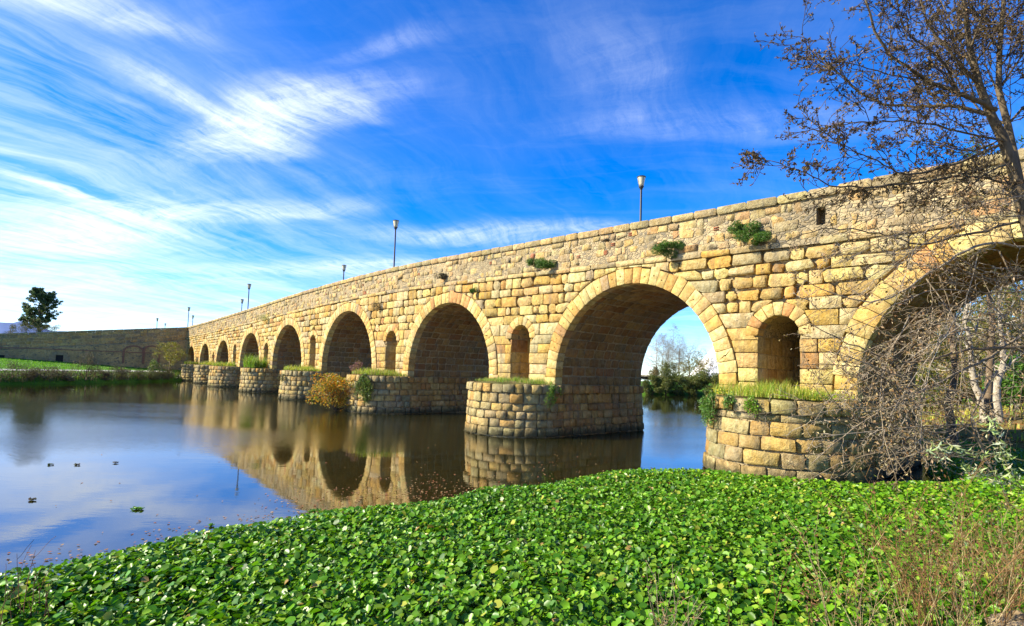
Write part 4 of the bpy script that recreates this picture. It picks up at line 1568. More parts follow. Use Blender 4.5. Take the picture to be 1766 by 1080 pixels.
def hanging(name, px, py, drop, w_, n, label, off, cols=EV, leaf=.08):
    """plant hanging down a pier face: strands with leaves"""
    root_p, rd = (np.asarray(x, float) for x in off)
    root = tag(empty(name, tuple(root_p)), label, 'plant', 'plants hanging on the piers')
    R = np.random.default_rng(int(px))
    mb = MB()
    P = []
    for k in range(14):
        dx = R.normal(0, w_ * .4)
        p = [root_p + np.array([0, 0, .05])]
        L = drop * R.uniform(.5, 1.05)
        side = np.array([-rd[1], rd[0], 0]) * dx
        for t in np.linspace(.2, 1, 5):
            p.append(root_p + side * min(1, t * 1.6) + rd * (.10 + .10 * math.sin(t * 3)) + np.array([0, 0, -L * t + .12]) + R.normal(0, .02, 3))
        mb.tube(p, np.linspace(.012, .004, 6), 3, (.2, .16, .08))
        p = np.array(p)
        for _ in range(n // 14):
            q = p[R.integers(0, 5)]
            P.append(q + (p[min(5, R.integers(1, 6))] - q) * R.uniform(0, .5) + R.normal(0, .055, 3))
    mb.build('stem', M['bark'], root, True, root_p)
    V, fa, cc = leaf_quads(np.array(P), leaf, cols, seed=int(px), aspect=.5)
    link_mesh('foliage', V, fa, cc, M['leaf'], root, False, root_p)['kind'] = 'stuff'


def pier_pt(i, ang, z, extra=.12):
    a, b = PIER[i]
    c, r = (a + b) / 2, (b - a) / 2 + .1
    t = math.radians(ang)
    return B(c - (r + extra) * math.cos(t), (r + extra) * math.sin(t), z)


def pier_face(i, ang, z):
    t = math.radians(ang)
    return pier_pt(i, ang, z), -math.cos(t) * DD + math.sin(t) * NN


# angle runs 0 = flank next to the nearer arch ... 180 = the other flank
hanging('hanging_plant', 1235, 700, 1.25, .75, 1700, 'bushy green plant hanging at the left edge of the nearest pier', pier_face(1, 126, HP), leaf=.085)
hanging('hanging_plant', 1290, 700, .55, .4, 420, 'small green tuft hanging at the rim of nearest pier, second from left', pier_face(1, 104, HP))
hanging('hanging_plant', 1335, 700, .75, .4, 420, 'thin green sprig hanging at the rim of nearest pier, third from left', pier_face(1, 88, HP), cols=GREEN)
hanging('hanging_plant', 940, 690, 1.3, .6, 800, 'trailing leafy creeper on the pier beside the widest open arch', pier_face(2, 10, HP), cols=EV + GREEN)
hanging('hanging_plant', 650, 680, 2.2, 1.5, 2600, 'green creeper covering the front of the pier with orange shrub', pier_face(3, 62, HP), cols=[(.10, .17, .03), (.15, .22, .04), (.07, .12, .03), (.2, .2, .05)], leaf=.12)
hanging('hanging_plant', 505, 670, .9, .6, 220, 'sparse brown-green creeper on the pier left of the orange shrub', pier_face(4, 80, HP - .4), cols=[(.16, .13, .06), (.10, .14, .04)], leaf=.11)

pr_ = pier_pt(3, 108, 0.05, .8)
bush('autumn_shrub', pr_, (2.5, 1.6, 1.6), 5000, .14, [(.62, .30, .02), (.56, .22, .015), (.52, .36, .05), (.26, .24, .04), (.15, .20, .03)], 'orange autumn shrub growing at the water against a pier', 'shrub', None, 48, 9, lift=.8, nst=30)
bush('heather_shrub', pier_pt(3, 120, HP, -.5), (.8, .5, .6), 600, .10, [(.30, .14, .17), (.22, .11, .12), (.30, .20, .10)], 'dusky purple shrub on the pier top above the orange shrub', 'shrub', None, 10, 19, lift=.9, mat='dry')

# ------------------------------------------------------------------ far bank: bushes, tree, willow
R = np.random.default_rng(5)
BR = [(.13, .10, .07), (.17, .13, .09), (.10, .08, .055), (.12, .13, .05)]
BUSH = [(148, 655, 1.5, 1.8, 'roundest brown bush on the far bank edge, right of the middle'), (80, 656, 1.7, .9, 'wide low brown bush on far bank edge, second from left'),
        (20, 658, 2.0, 1.25, 'brown-green bush at the left end of the far bank edge'), (205, 655, 1.3, .95, 'brown bush on far bank edge, just right of the roundest one'),
        (238, 655, 1.5, .7, 'low greenish bush on far bank edge below the bricked arches'), (285, 655, 1.5, .9, 'brown bush at far bank edge under the yellow willow'),
        (262, 655, 1.2, .75, 'small dull bush between willow and low greenish bush'), (112, 657, 1.4, .8, 'dull brown bush filling the gap left of the roundest bush'),
        (176, 656, 1.2, .7, 'small brown bush filling the gap right of the roundest bush'), (52, 657, 1.5, .75, 'low brown bush between the two leftmost bank bushes')]
for k, (px, py, w_, h_, lab) in enumerate(BUSH):
    p = hit(px, py - 3, far_z, 40)
    cols = BR if 'green' not in lab else BR + [(.09, .14, .03), (.12, .17, .03)]
    bush('bank_bush', p - np.array([0, 0, .15]), (w_ * 1.1, w_, h_ * 1.35), 2000, .17, cols, lab, 'bush', 'bushes along the far bank', 22, 60 + k, lift=.55, mat='dry', aspect=.25, nst=10)
# reed grass fringe and grass on the bank
n = 46000
X, Y = R.uniform(-78, -48, n), R.uniform(38, 92, n)
dd = dist_poly(FARPOLY, X, Y)
s_, of = sof(X, Y)
ok = (dd > .1) & (s_ < 102.8)
X, Y, dd = X[ok], Y[ok], dd[ok]
dry_ = (dd < 2.2) & (R.random(len(X)) < .8)
P = np.stack([X, Y, far_z(X, Y) - .02], 1)
for nm, mk, h_, cols, lab in (('bank_grass', ~dry_, .14, [(.13, .30, .02), (.17, .35, .025), (.10, .24, .02)], 'short bright green grass covering the far bank'),
                              ('dry_reeds', dry_, .55, BR + [(.13, .17, .03)], 'dry brown reeds fringing the far waterline')):
    V, fa, cc = grass_tufts(P[mk], h_, cols, 4, .8, .03)
    tag(link_mesh(nm, V, fa, cc, M['leaf'], None, False), lab, 'grass', kind='stuff')

def tree(name, base, H, label, cols, n, leaf, crown, cat='tree', group=None, seed=0, barkc=(.2, .15, .1), lumps=22, trunk_r=.18, kids=(9, 5), mat='leaf', lean=(0, 0), clear=.35, aspect=.4, up=.1):
    """tapered trunk with limbs, foliage in clumps at the limb ends"""
    base = np.asarray(base, float)
    root = tag(empty(name, tuple(base)), label, cat, group)
    R = np.random.default_rng(seed)
    mb = MB()
    tips = []
    top = base + np.array([lean[0], lean[1], H * .93])
    pts = [base + (top - base) * t + R.normal(0, H * .012, 3) * (t > 0) for t in np.linspace(0, 1, 8)]
    mb.tube(pts, np.linspace(trunk_r, trunk_r * .15, 8), 7, barkc)
    for k in range(kids[0]):
        t = clear + (1 - clear) * (k + .5) / kids[0]
        i = min(int(t * 7), 6)
        q = pts[i] + (pts[i + 1] - pts[i]) * (t * 7 - i)
        a = k * 2.4 + R.uniform(-.4, .4)
        f = math.sin(math.pi * min(1, max(.15, (t - clear) / (1 - clear) * .8 + .22)))
        L = crown * (.55 + .6 * f) * R.uniform(.75, 1.15)
        grow(mb, q, (math.cos(a), math.sin(a), R.uniform(.25, .9)), L, trunk_r * (1 - t * .75) * .5, 1, R, tips, .16, .02, (0,) + (kids[1], 3), barkc, 5, (.4, .9), .55)
    mb.build('trunk', M['bark'], root, True, base)
    if n:
        tp = np.array([t_[0] for t_ in tips])
        idx = R.integers(0, len(tp), n)
        cl = R.normal(0, 1, (n, 3))
        cl /= np.linalg.norm(cl, axis=1)[:, None]
        cl *= R.uniform(0, 1, (n, 1)) ** .45 * crown * .17
        P = tp[idx] + cl * np.array([1, 1, .8])
        V, fa, cc = leaf_quads(P, leaf, cols, up=up, aspect=aspect, seed=seed)
        link_mesh('crown', V, fa, cc, M[mat], root, False, base)['kind'] = 'stuff'
    return root


p = at(66, 575, 92)
tree('eucalyptus_tree', (p[0], p[1], 6.0), at(63, 499, 92)[2] - 6.0, 'tall dark evergreen tree rising behind the wall on the left', [(.06, .10, .035), (.09, .135, .05), (.04, .065, .025), (.13, .16, .06)], 22000, .27, 1.75, seed=12, trunk_r=.3, kids=(24, 5), lumps=26, clear=.16, barkc=(.22, .18, .13))
for k, (px, Y_, w_, h_, lab) in enumerate(((40, 88, 1.6, 1.7, 'low brownish shrub behind the wall just left of the tall tree'), (18, 90, 1.3, 1.2, 'small shrub behind the wall at the left edge of the picture'),
                                           (66, 89, 1.9, 1.9, 'olive shrub at the foot of the tall tree behind the wall'), (88, 89, 1.5, 1.5, 'sparse dry shrub behind the wall just right of the tall tree'))):
    p = at(px, 571, Y_)
    bush('wall_shrub', (p[0], p[1], p[2] - .9), (w_, w_, h_), 900, .16, [(.12, .11, .05), (.08, .08, .035), (.16, .13, .07)], lab, 'shrub', 'shrubs behind the retaining wall', 14, 90 + k, mat='dry', aspect=.3, nst=12)
p = hit(292, 643, far_z, 40)
tree('willow_tree', p, 4.6, 'small yellow-green willow on the far bank at the bridge end', [(.26, .24, .03), (.32, .28, .04), (.18, .19, .03)], 2600, .20, 1.7, seed=31, trunk_r=.10, kids=(12, 6), clear=.22, aspect=.3)
p = hit(262, 645, far_z, 40)
bush('bank_bush', p, (1.2, 1.2, 1.4), 700, .16, [(.10, .15, .03), (.14, .17, .04)], 'loose green bush left of the small yellow-green willow', 'bush', 'bushes along the far bank', 10, 99)
# stone landing block at the end of the bridge
mb = MB()
pb = B(104.2, 3.6, 1.0)
mb.box(B(104.6, 2.9, .9), (2.6, 1.8, 3.0), (.36, .30, .18), math.atan2(DD[1], DD[0]))
tag(mb.build('landing_block', M['stone'], None, False), 'square weathered stone block at the water, end of the bridge', 'stone block')

# far hill, the blue of the haze painted into its colour
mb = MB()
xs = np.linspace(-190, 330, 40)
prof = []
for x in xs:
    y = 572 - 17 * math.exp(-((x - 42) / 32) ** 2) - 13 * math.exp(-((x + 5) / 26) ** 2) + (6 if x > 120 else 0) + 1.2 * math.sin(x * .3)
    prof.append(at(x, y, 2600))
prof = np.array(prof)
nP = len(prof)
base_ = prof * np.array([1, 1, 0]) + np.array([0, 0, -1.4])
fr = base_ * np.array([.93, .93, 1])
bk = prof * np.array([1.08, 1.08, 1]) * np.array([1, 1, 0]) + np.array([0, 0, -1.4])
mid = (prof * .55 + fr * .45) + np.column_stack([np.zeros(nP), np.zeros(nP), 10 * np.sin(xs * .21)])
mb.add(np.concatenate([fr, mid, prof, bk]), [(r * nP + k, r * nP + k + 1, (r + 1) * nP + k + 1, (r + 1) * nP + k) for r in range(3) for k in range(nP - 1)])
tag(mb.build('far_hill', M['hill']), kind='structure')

# ------------------------------------------------------------------ upstream bank seen through the wide arch
ISL = [(10, 92), (20, 89), (30, 88.5), (42, 86), (60, 82), (90, 95), (120, 140), (60, 170), (0, 160), (-5, 120)]


def isl_z(X, Y):
    d = dist_poly(ISL, X, Y)
    return np.clip(np.where(d > 0, 1.3 * (1 - np.exp(-d / 2)) + .1 * vnoise(X, Y, 2), d * .5), -1, None)


terrain('island', -10, 124, 78, 174, 2.0, isl_z, M['grass_ground'])
DKG = [(.10, .13, .03), (.14, .16, .035), (.18, .18, .04), (.07, .095, .025)]
HED = [(1118, 90.5, 1.9, 1.75, 'dark bush at the left end of the hedge beyond the wide arch'), (1141, 91, 2.3, 2.1, 'dark green hedge bush beyond the wide arch, second from left'),
       (1165, 91, 2.4, 1.95, 'dark hedge bush in the middle of the far bank beyond the wide arch'), (1190, 90, 2.3, 1.9, 'dark hedge bush beyond the wide arch, right of the middle one'),
       (1216, 89.5, 2.4, 2.3, 'tall dark hedge bush beside the right side of the wide arch'), (1243, 89, 2.4, 2.2, 'dark hedge bush half hidden by the right springing of the arch')]
for k, (px, Y_, w_, h_, lab) in enumerate(HED):
    p = at(px, 676, Y_)
    bush('hedge_bush', (p[0], p[1] - 2.3, -.05), (w_ * 1.15, w_, h_ * 1.2), 4200, .24, DKG + ([(.13, .13, .03)] if k % 2 else []), lab, 'bush', 'hedge beyond the wide arch', 20, 120 + k, lift=.8)
for k, (px, Y_, w_, h_, lab, cols) in enumerate(((1195, 101, 2.6, 2.6, 'yellow-ochre autumn shrub above the hedge beyond the arch', [(.30, .22, .03), (.24, .17, .03), (.19, .18, .03)]),
                                                (1215, 103, 2.6, 3.2, 'rusty yellow shrub nearest the white canopy beyond the arch', [(.32, .20, .03), (.26, .19, .04)]),
                                                (1150, 100, 2.0, 2.3, 'olive shrub behind the hedge under the bare trees', [(.17, .16, .04), (.12, .13, .03)]),
                                                (1128, 102, 1.7, 1.9, 'thin brownish shrub behind the hedge near the white trunks', [(.22, .17, .08), (.16, .13, .06)]))):
    p = at(px, 660, Y_)
    bush('autumn_bush', (p[0], p[1], 1.1), (w_, w_, h_ * 1.15), 1900, .22, cols, lab, 'bush', 'autumn bushes beyond the wide arch', 14, 140 + k, lift=1.15)
for k, (px, top, Y_, lab, bc) in enumerate(((1131, 578, 106, 'slender white-trunked bare tree leftmost beyond the wide arch', (.62, .58, .52)), (1152, 590, 104, 'bare grey tree second from left beyond the wide arch', (.34, .30, .25)),
                                           (1171, 586, 108, 'widest bare brown tree in the middle beyond the wide arch', (.30, .24, .18)), (1188, 596, 112, 'bare tree right of the widest one beyond the arch', (.30, .25, .2)),
                                           (1160, 552, 126, 'tall thin bare poplar rising highest beyond the wide arch', (.40, .37, .33)), (1142, 570, 120, 'thin bare poplar just left of the tallest one', (.42, .39, .35)))):
    p = at(px, 660, Y_)
    H_ = at(px, top, Y_)[2] - 1.2
    tree('bare_tree', (p[0], p[1], 1.1), H_, lab, [(.24, .185, .12), (.30, .24, .17)], 5200, .15, 3.4 if 'poplar' not in lab else 1.8, 'tree', 'bare trees beyond the wide arch', 160 + k, bc, trunk_r=.15 if 'poplar' not in lab else .08, kids=(26, 9), clear=.2, aspect=.18, mat='dry')
p = at(1226, 640, 150)
mb = MB()
zt = at(1226, 598, 150)[2]
Wd = 3.6
cx0 = p[0] + .9
zb_ = 3.6
pr4 = np.array([[cx0 - Wd, 146, zb_], [cx0 + Wd, 146, zb_], [cx0 + Wd, 160, zb_], [cx0 - Wd, 160, zb_], [cx0 + 1.2, 153, zt + .6]])
mb.add(pr4, [(0, 1, 4), (1, 2, 4), (2, 3, 4), (3, 0, 4)])
root = tag(empty('white_canopy', (cx0, 153, 0)), 'white pointed tent roof glimpsed at the right edge of the arch opening', 'tent')
mb.build('tent_roof', M['white'], root, False)
for x_, y_ in ((-Wd, 146), (Wd, 146), (Wd, 160), (-Wd, 160)):
    mb = MB()
    mb.tube([(cx0 + x_, y_, .6), (cx0 + x_, y_, zb_ + .05)], .15, 6)
    mb.build('tent_pole', M['metal'], root, True)

# ------------------------------------------------------------------ right bank beyond the last arch: birches, scrub
for k, (px, py, lab, lean) in enumerate(((1698, 728, 'white birch trunk beyond the right arch, left of two', (-1.1, .3)), (1724, 728, 'white birch trunk beyond the right arch, right of two', (.6, .4)))):
    p = hit(px, py, near_z, 20)
    tree('birch_tree', p - np.array([0, 0, .1]), 8.5, lab, [(.28, .22, .04), (.20, .19, .04)], 900, .14, 2.0, 'tree', 'birches beyond the right arch', 180 + k, (.44, .40, .33), trunk_r=.22, kids=(14, 6), clear=.3, lean=lean)
SCR = [(.22, .20, .03), (.16, .18, .03), (.28, .21, .04), (.10, .15, .03)]
LAND_SCRUB = [(1600, 690, 40, 2.6, 2.6, 'yellow-green scrub at the left foot of the birches beyond the arch'), (1650, 660, 46, 3.2, 3.6, 'broad yellow-green scrub behind the left birch'),
              (1700, 650, 50, 3.4, 4.6, 'tall olive scrub rising behind both birch trunks'), (1750, 690, 36, 2.0, 2.4, 'bright green bush right of the birches beyond the arch'),
              (1755, 640, 52, 3.6, 5.0, 'tall yellowish scrub at the right edge beyond the arch'), (1620, 640, 56, 3.6, 4.6, 'olive scrub far behind the arch, leftmost and tall'),
              (1790, 690, 40, 2.6, 3.4, 'green scrub mostly cut off by the right picture edge'),
              (1580, 640, 62, 4.4, 6.0, 'dark olive thicket in the deep gap left of the birches'), (1680, 620, 64, 5.0, 7.5, 'highest olive thicket filling the arch behind the birches'),
              (1760, 620, 66, 5.0, 8.0, 'highest thicket at the right edge behind the arch'), (1640, 600, 72, 5.0, 8.0, 'dim far thicket high in the arch opening'),
              (1650, 640, 44, 3.0, 5.2, 'dark leafy thicket close behind the left birch'), (1720, 640, 43, 3.0, 5.6, 'dark leafy thicket close behind the right birch'), (1785, 640, 42, 3.0, 5.6, 'dark thicket cut by the right picture edge behind the arch'), (1590, 640, 47, 3.2, 4.6, 'dark thicket at the left side of the arch opening')]
for k, (px, py, Y_, w_, h_, lab) in enumerate(LAND_SCRUB):
    p = at(px, py, Y_)
    z_ = float(near_z(np.array([p[0]]), np.array([p[1]]))[0])
    bush('scrub', (p[0], p[1], max(z_, .3) - .1), (w_, w_, h_), 3000, .24, [(.10, .115, .025), (.14, .14, .03), (.18, .15, .035)] if 'dark' in lab else SCR if 'bright' not in lab else [(.08, .20, .03), (.12, .24, .03)], lab, 'bush', 'scrub beyond the right arch', 18, 200 + k, lift=.8)
for k, (px, Y_, H_, cr, lab) in enumerate(((1600, 58, 11, 3.4, 'olive leafy tree deep behind the right arch, leftmost'), (1690, 54, 12, 3.6, 'tall olive leafy tree behind the birches'), (1765, 48, 12, 3.6, 'tall yellowing tree behind the arch at the right edge'), (1735, 40, 8, 2.6, 'smaller yellow-green tree right behind the birches'))):
    p = at(px, 660, Y_)
    z_ = float(near_z(np.array([p[0]]), np.array([p[1]]))[0])
    tree('leafy_tree', (p[0], p[1], max(z_, .3) - .1), H_, lab, SCR + [(.14, .15, .04)], 6000, .26, cr, 'tree', 'leafy trees beyond the right arch', 260 + k, trunk_r=.2, kids=(18, 5), clear=.15)
# fallen leaves on that slope
n = 5000
X, Y = R.uniform(18, 42, n), R.uniform(25, 46, n)
ok = dist_poly(NEARPOLY, X, Y) > .2
X, Y = X[ok], Y[ok]
P = np.stack([X, Y, near_z(X, Y) + .03], 1)
V, fa, cc = leaf_quads(P, .20, [(.45, .20, .06), (.50, .30, .10), (.36, .14, .05), (.30, .26, .05)], up=3, seed=8, aspect=.7)
tag(link_mesh('leaf_litter', V, fa, cc, M['dry']), 'orange fallen leaves covering the slope below the birches', 'leaves', kind='stuff')
V, fa, cc = grass_tufts(P[::2], .35, YELL + GREEN[:1], 9, .6, .03)
tag(link_mesh('slope_grass', V, fa, cc, M['leaf'], None, False), 'yellowed grass on the slope below the birches', 'grass', kind='stuff')
# evergreen crowns above the parapet on the right
for k, (px, py, Y_, lab) in enumerate(((1640, 262, 26, 'green treetop showing over the parapet among the bare branches'), (1705, 248, 27, 'green treetop over the parapet close to the bare trunk'))):
    p = at(px, py, Y_)
    g_ = float(near_z(np.array([p[0]]), np.array([p[1]]))[0])
    tree('evergreen_tree', (p[0], p[1], max(g_, .3)), p[2] - max(g_, .3) + .1, lab, [(.07, .13, .03), (.10, .17, .03), (.05, .09, .02)], 3800, .16, 1.9, 'tree', 'evergreens behind the bridge', 220 + k, trunk_r=.2, kids=(12, 5), clear=.55)

# ------------------------------------------------------------------ the bare tree on the right and its tangle
BARK = (.15, .118, .072)
TW = (.085, .064, .042)


def limb(mb, tips, pts, r0, r1, R, kids, side_len, col=BARK, twk=(4, 3), lift=.0, wander=.16, minr=.0045):
    """a hand-placed limb with random side branches"""
    P = [at(*q) for q in pts]
    # smooth it
    Q = []
    n_ = len(P)
    for i in range(n_ - 1):
        p0, p1, p2, p3 = P[max(i - 1, 0)], P[i], P[i + 1], P[min(i + 2, n_ - 1)]
        for t in np.linspace(0, 1, 5, endpoint=False):
            Q.append(.5 * ((2 * p1) + (-p0 + p2) * t + (2 * p0 - 5 * p1 + 4 * p2 - p3) * t * t + (-p0 + 3 * p1 - 3 * p2 + p3) * t ** 3))
    Q.append(P[-1])
    Q = np.array(Q)
    L = np.linalg.norm(np.diff(Q, axis=0), axis=1).sum()
    Q[1:-1] += R.normal(0, .008 * L / 3, (len(Q) - 2, 3))
    rad = np.linspace(r0, r1, len(Q))
    mb.tube(Q, rad, 6 if r0 > .03 else 4, col)
    tips.append((Q[-1], Q[-1] - Q[-2], 1))
    for k in range(kids):
        t = (k + R.uniform(0, 1)) / kids * .92 + .08
        i = min(int(t * (len(Q) - 1)), len(Q) - 2)
        d = Q[i + 1] - Q[i]
        d /= np.linalg.norm(d)
        ax = np.cross(d, R.normal(0, 1, 3))
        ax /= np.linalg.norm(ax)
        an = R.uniform(.45, 1.05)
        nd = d * math.cos(an) + ax * math.sin(an)
        grow(mb, Q[i], nd, side_len * R.uniform(.5, 1.3) * (1.15 - .5 * t), max(rad[i] * .42, minr * 1.4), 1, R, tips, wander, lift, (0,) + twk, TW if rad[i] < .02 and col is BARK else col, 5, (.4, 1.0), .55, .4, minr)


R = np.random.default_rng(8)
troot = tag(empty('bare_tree', tuple(at(1835, 700, 9.4) * np.array([1, 1, 0]) + np.array([0, 0, .9]))), 'large leafless tree at the right edge with twigs against blue sky', 'tree')
mb, tips = MB(), []
tb = at(1835, 700, 9.4)
p0 = np.array([tb[0], tb[1], .7])
trunk = [p0, np.array([tb[0] - .05, tb[1], 2.5]), at(1800, 480, 9.4), at(1763, 358, 9.4), at(1748, 292, 9.4), at(1729, 237, 9.4), at(1712, 205, 9.35), at(1690, 150, 9.3), at(1672, 80, 9.25), at(1664, 10, 9.2), at(1650, -120, 9.2)]
mb.tube(trunk, [.13, .115, .105, .095, .088, .082, .072, .058, .048, .038, .022], 9, BARK)
stem2 = [at(1770, 370, 9.5), at(1756, 300, 9.55), at(1738, 216, 9.6), at(1722, 154, 9.65), at(1724, 83, 9.7), at(1731, 0, 9.75), at(1740, -110, 9.8)]
mb.tube(stem2, [.066, .062, .057, .05, .042, .036, .022], 8, BARK)
LIMBS = [
    ([(1717, 190, 9.3), (1654, 160, 9.1), (1592, 137, 8.9), (1525, 80, 8.6), (1494, 10, 8.5), (1480, -60, 8.4)], .062, .010, 13, .75),
    ([(1700, 196, 9.3), (1640, 182, 9.4), (1592, 185, 9.6), (1508, 173, 9.8), (1446, 128, 9.9), (1400, 88, 10.0), (1383, 58, 10.0)], .050, .006, 15, .7),
    ([(1735, 245, 9.4), (1650, 225, 9.1), (1570, 210, 8.9), (1500, 210, 8.8), (1440, 215, 8.8)], .038, .006, 12, .65),
    ([(1725, 250, 9.4), (1640, 285, 9.1), (1560, 300, 8.8), (1500, 272, 8.6), (1440, 240, 8.5), (1384, 196, 8.4)], .036, .005, 14, .6),
    ([(1752, 320, 9.4), (1660, 305, 9.0), (1560, 318, 8.8), (1450, 322, 8.6), (1390, 300, 8.5), (1330, 278, 8.4), (1306, 272, 8.4)], .034, .005, 16, .55),
    ([(1690, 150, 9.3), (1640, 90, 9.2), (1600, 40, 9.2), (1580, -40, 9.2)], .045, .010, 10, .7),
    ([(1672, 90, 9.25), (1690, 40, 9.0), (1712, -30, 8.8)], .035, .01, 7, .7),
    ([(1722, 154, 9.65), (1760, 100, 9.6), (1800, 40, 9.6)], .04, .012, 8, .7),
    ([(1724, 83, 9.7), (1690, 40, 9.9), (1660, -20, 10)], .03, .01, 7, .6),
    ([(1738, 216, 9.6), (1770, 180, 9.4), (1810, 150, 9.3)], .04, .012, 7, .7),
    ([(1654, 160, 9.1), (1620, 100, 8.8), (1560, 50, 8.6), (1545, -20, 8.5)], .028, .007, 10, .6),
    ([(1592, 137, 8.9), (1540, 130, 8.6), (1470, 110, 8.4), (1420, 100, 8.3)], .024, .005, 10, .55),
    ([(1729, 237, 9.4), (1680, 260, 9.8), (1610, 250, 10.2), (1540, 240, 10.4)], .026, .006, 10, .6),
    ([(1690, 150, 9.3), (1650, 60, 9.7), (1610, -20, 10)], .03, .008, 9, .7), ([(1680, 110, 9.3), (1720, 60, 8.9), (1750, 0, 8.7)], .028, .008, 9, .7),
    ([(1730, 180, 9.6), (1700, 110, 10.1), (1690, 30, 10.4)], .028, .007, 9, .7), ([(1738, 216, 9.6), (1690, 190, 10), (1640, 120, 10.3), (1610, 60, 10.5)], .03, .006, 11, .65),
    ([(1722, 120, 9.7), (1762, 60, 10), (1790, -10, 10.2)], .028, .008, 8, .7), ([(1745, 280, 9.4), (1700, 300, 8.9), (1640, 340, 8.6), (1570, 350, 8.4)], .024, .006, 10, .55)]
for pts, r0, r1, kd, sl in LIMBS:
    limb(mb, tips, pts, r0 * .72, r1 * .8, R, int(kd * 1.6), sl * 1.15, twk=(5, 2), minr=.0052)
mb.build('trunk', M['bark'], troot, True, troot.location)
P = twig_points(tips, R, 4, .016)
P = P[R.random(len(P)) < .75]
V, fa, cc = leaf_quads(P, .058, [(.15, .095, .04), (.09, .06, .028), (.24, .165, .08), (.065, .045, .023)], up=-.2, aspect=.45, seed=4)
o = link_mesh('withered_leaves', V, fa, cc, M['dry'], troot, False, troot.location)
o['kind'] = 'stuff'

# lower tangle: arching, drooping bare stems in front of the right arch
R = np.random.default_rng(17)
tb = at(1800, 760, 9.8)
sroot = tag(empty('bare_shrub', (tb[0], tb[1], .9)), 'tangled grey leafless shrub drooping before the right arch', 'shrub')
mb, tips = MB(), []
TANG = []
for k in range(46):
    Y_ = R.uniform(8.6, 11.0)
    m_ = k % 4
    if m_ == 0:      # long arch over to the left, drooping
        x0_, y0_ = 1800, R.uniform(520, 700)
        x1_, y1_ = R.uniform(1360, 1540), R.uniform(600, 800)
        bow = -R.uniform(30, 130)
    elif m_ == 1:    # hanging down from above
        x0_, y0_ = R.uniform(1560, 1780), R.uniform(430, 560)
        x1_, y1_ = x0_ - R.uniform(-60, 160), R.uniform(680, 840)
        bow = R.uniform(-60, 60)
    elif m_ == 2:    # lying nearly level, low
        x0_, y0_ = R.uniform(1620, 1800), R.uniform(640, 790)
        x1_, y1_ = x0_ - R.uniform(180, 380), y0_ + R.uniform(-60, 60)
        bow = R.uniform(-60, 50)
    else:            # rising from the tangle to the left
        x0_, y0_ = R.uniform(1560, 1720), R.uniform(720, 820)
        x1_, y1_ = R.uniform(1340, 1560), R.uniform(560, 720)
        bow = R.uniform(-70, 70)
    dx_, dy_ = x1_ - x0_, y1_ - y0_
    nl_ = math.hypot(dx_, dy_)
    ox, oy = (0, bow) if m_ in (0, 2) else (bow * -dy_ / nl_, bow * dx_ / nl_)
    TANG.append(([(x0_, y0_, Y_ + .3), (x0_ + dx_ * .33 + ox * .9, y0_ + dy_ * .33 + oy * .9, Y_), (x0_ + dx_ * .68 + ox * .8, y0_ + dy_ * .68 + oy * .8, Y_ - .25), (x1_, y1_, Y_ - .45)], R.uniform(.007, .017), .004, 7, R.uniform(.4, .7)))
TANG += [([(1790, 600, 9.6), (1700, 600, 9.5), (1640, 610, 9.4), (1566, 625, 9.3), (1480, 600, 9.2), (1400, 560, 9.2)], .034, .006, 12, .6),
         ([(1790, 560, 9.8), (1720, 606, 9.6), (1660, 640, 9.4), (1560, 690, 9.3), (1470, 740, 9.2), (1400, 800, 9.1)], .030, .006, 12, .6),
         ([(1780, 430, 9.6), (1700, 420, 9.4), (1620, 460, 9.3), (1560, 500, 9.2), (1500, 520, 9.1), (1420, 500, 9.0), (1360, 470, 9.0)], .026, .005, 14, .5),
         ([(1770, 380, 9.5), (1680, 400, 9.3), (1590, 420, 9.1), (1500, 400, 9.0), (1420, 395, 8.9), (1345, 420, 8.8)], .026, .005, 14, .5),
         ([(1720, 640, 9.3), (1690, 690, 9.2), (1676, 730, 9.2), (1700, 790, 9.1), (1735, 850, 9.0)], .026, .010, 6, .4)]
for k in range(19):
    y0_, y1_ = R.uniform(330, 520), R.uniform(360, 560)
    x1_, Y_ = R.uniform(1360, 1560), R.uniform(8.4, 10.5)
    TANG.append(([(1790, y0_, Y_), (1700, y0_ + R.uniform(-30, 20), Y_ - .1), (1600, (y0_ + y1_) / 2 - R.uniform(0, 40), Y_ - .3), (x1_, y1_, Y_ - .5)], R.uniform(.007, .013), .0035, 8, .5))
for k, (pts, r0, r1, kd, sl) in enumerate(TANG):
    limb(mb, tips, pts, r0, r1, R, kd, sl, col=((.36, .31, .235), (.20, .155, .10), (.28, .23, .16))[k % 3], twk=(3, 1), lift=-.02, wander=.26, minr=.0045)
mb.build('stem', M['bark'], sroot, True, sroot.location)
P = twig_points(tips, R, 2, .045)
P = P[R.random(len(P)) < .75]
V, fa, cc = leaf_quads(P, .06, [(.34, .24, .12), (.26, .17, .07), (.20, .12, .05), (.42, .32, .18)], up=-.2, aspect=.45, seed=5)
link_mesh('seed_pods', V, fa, cc, M['dry'], sroot, False, sroot.location)['kind'] = 'stuff'

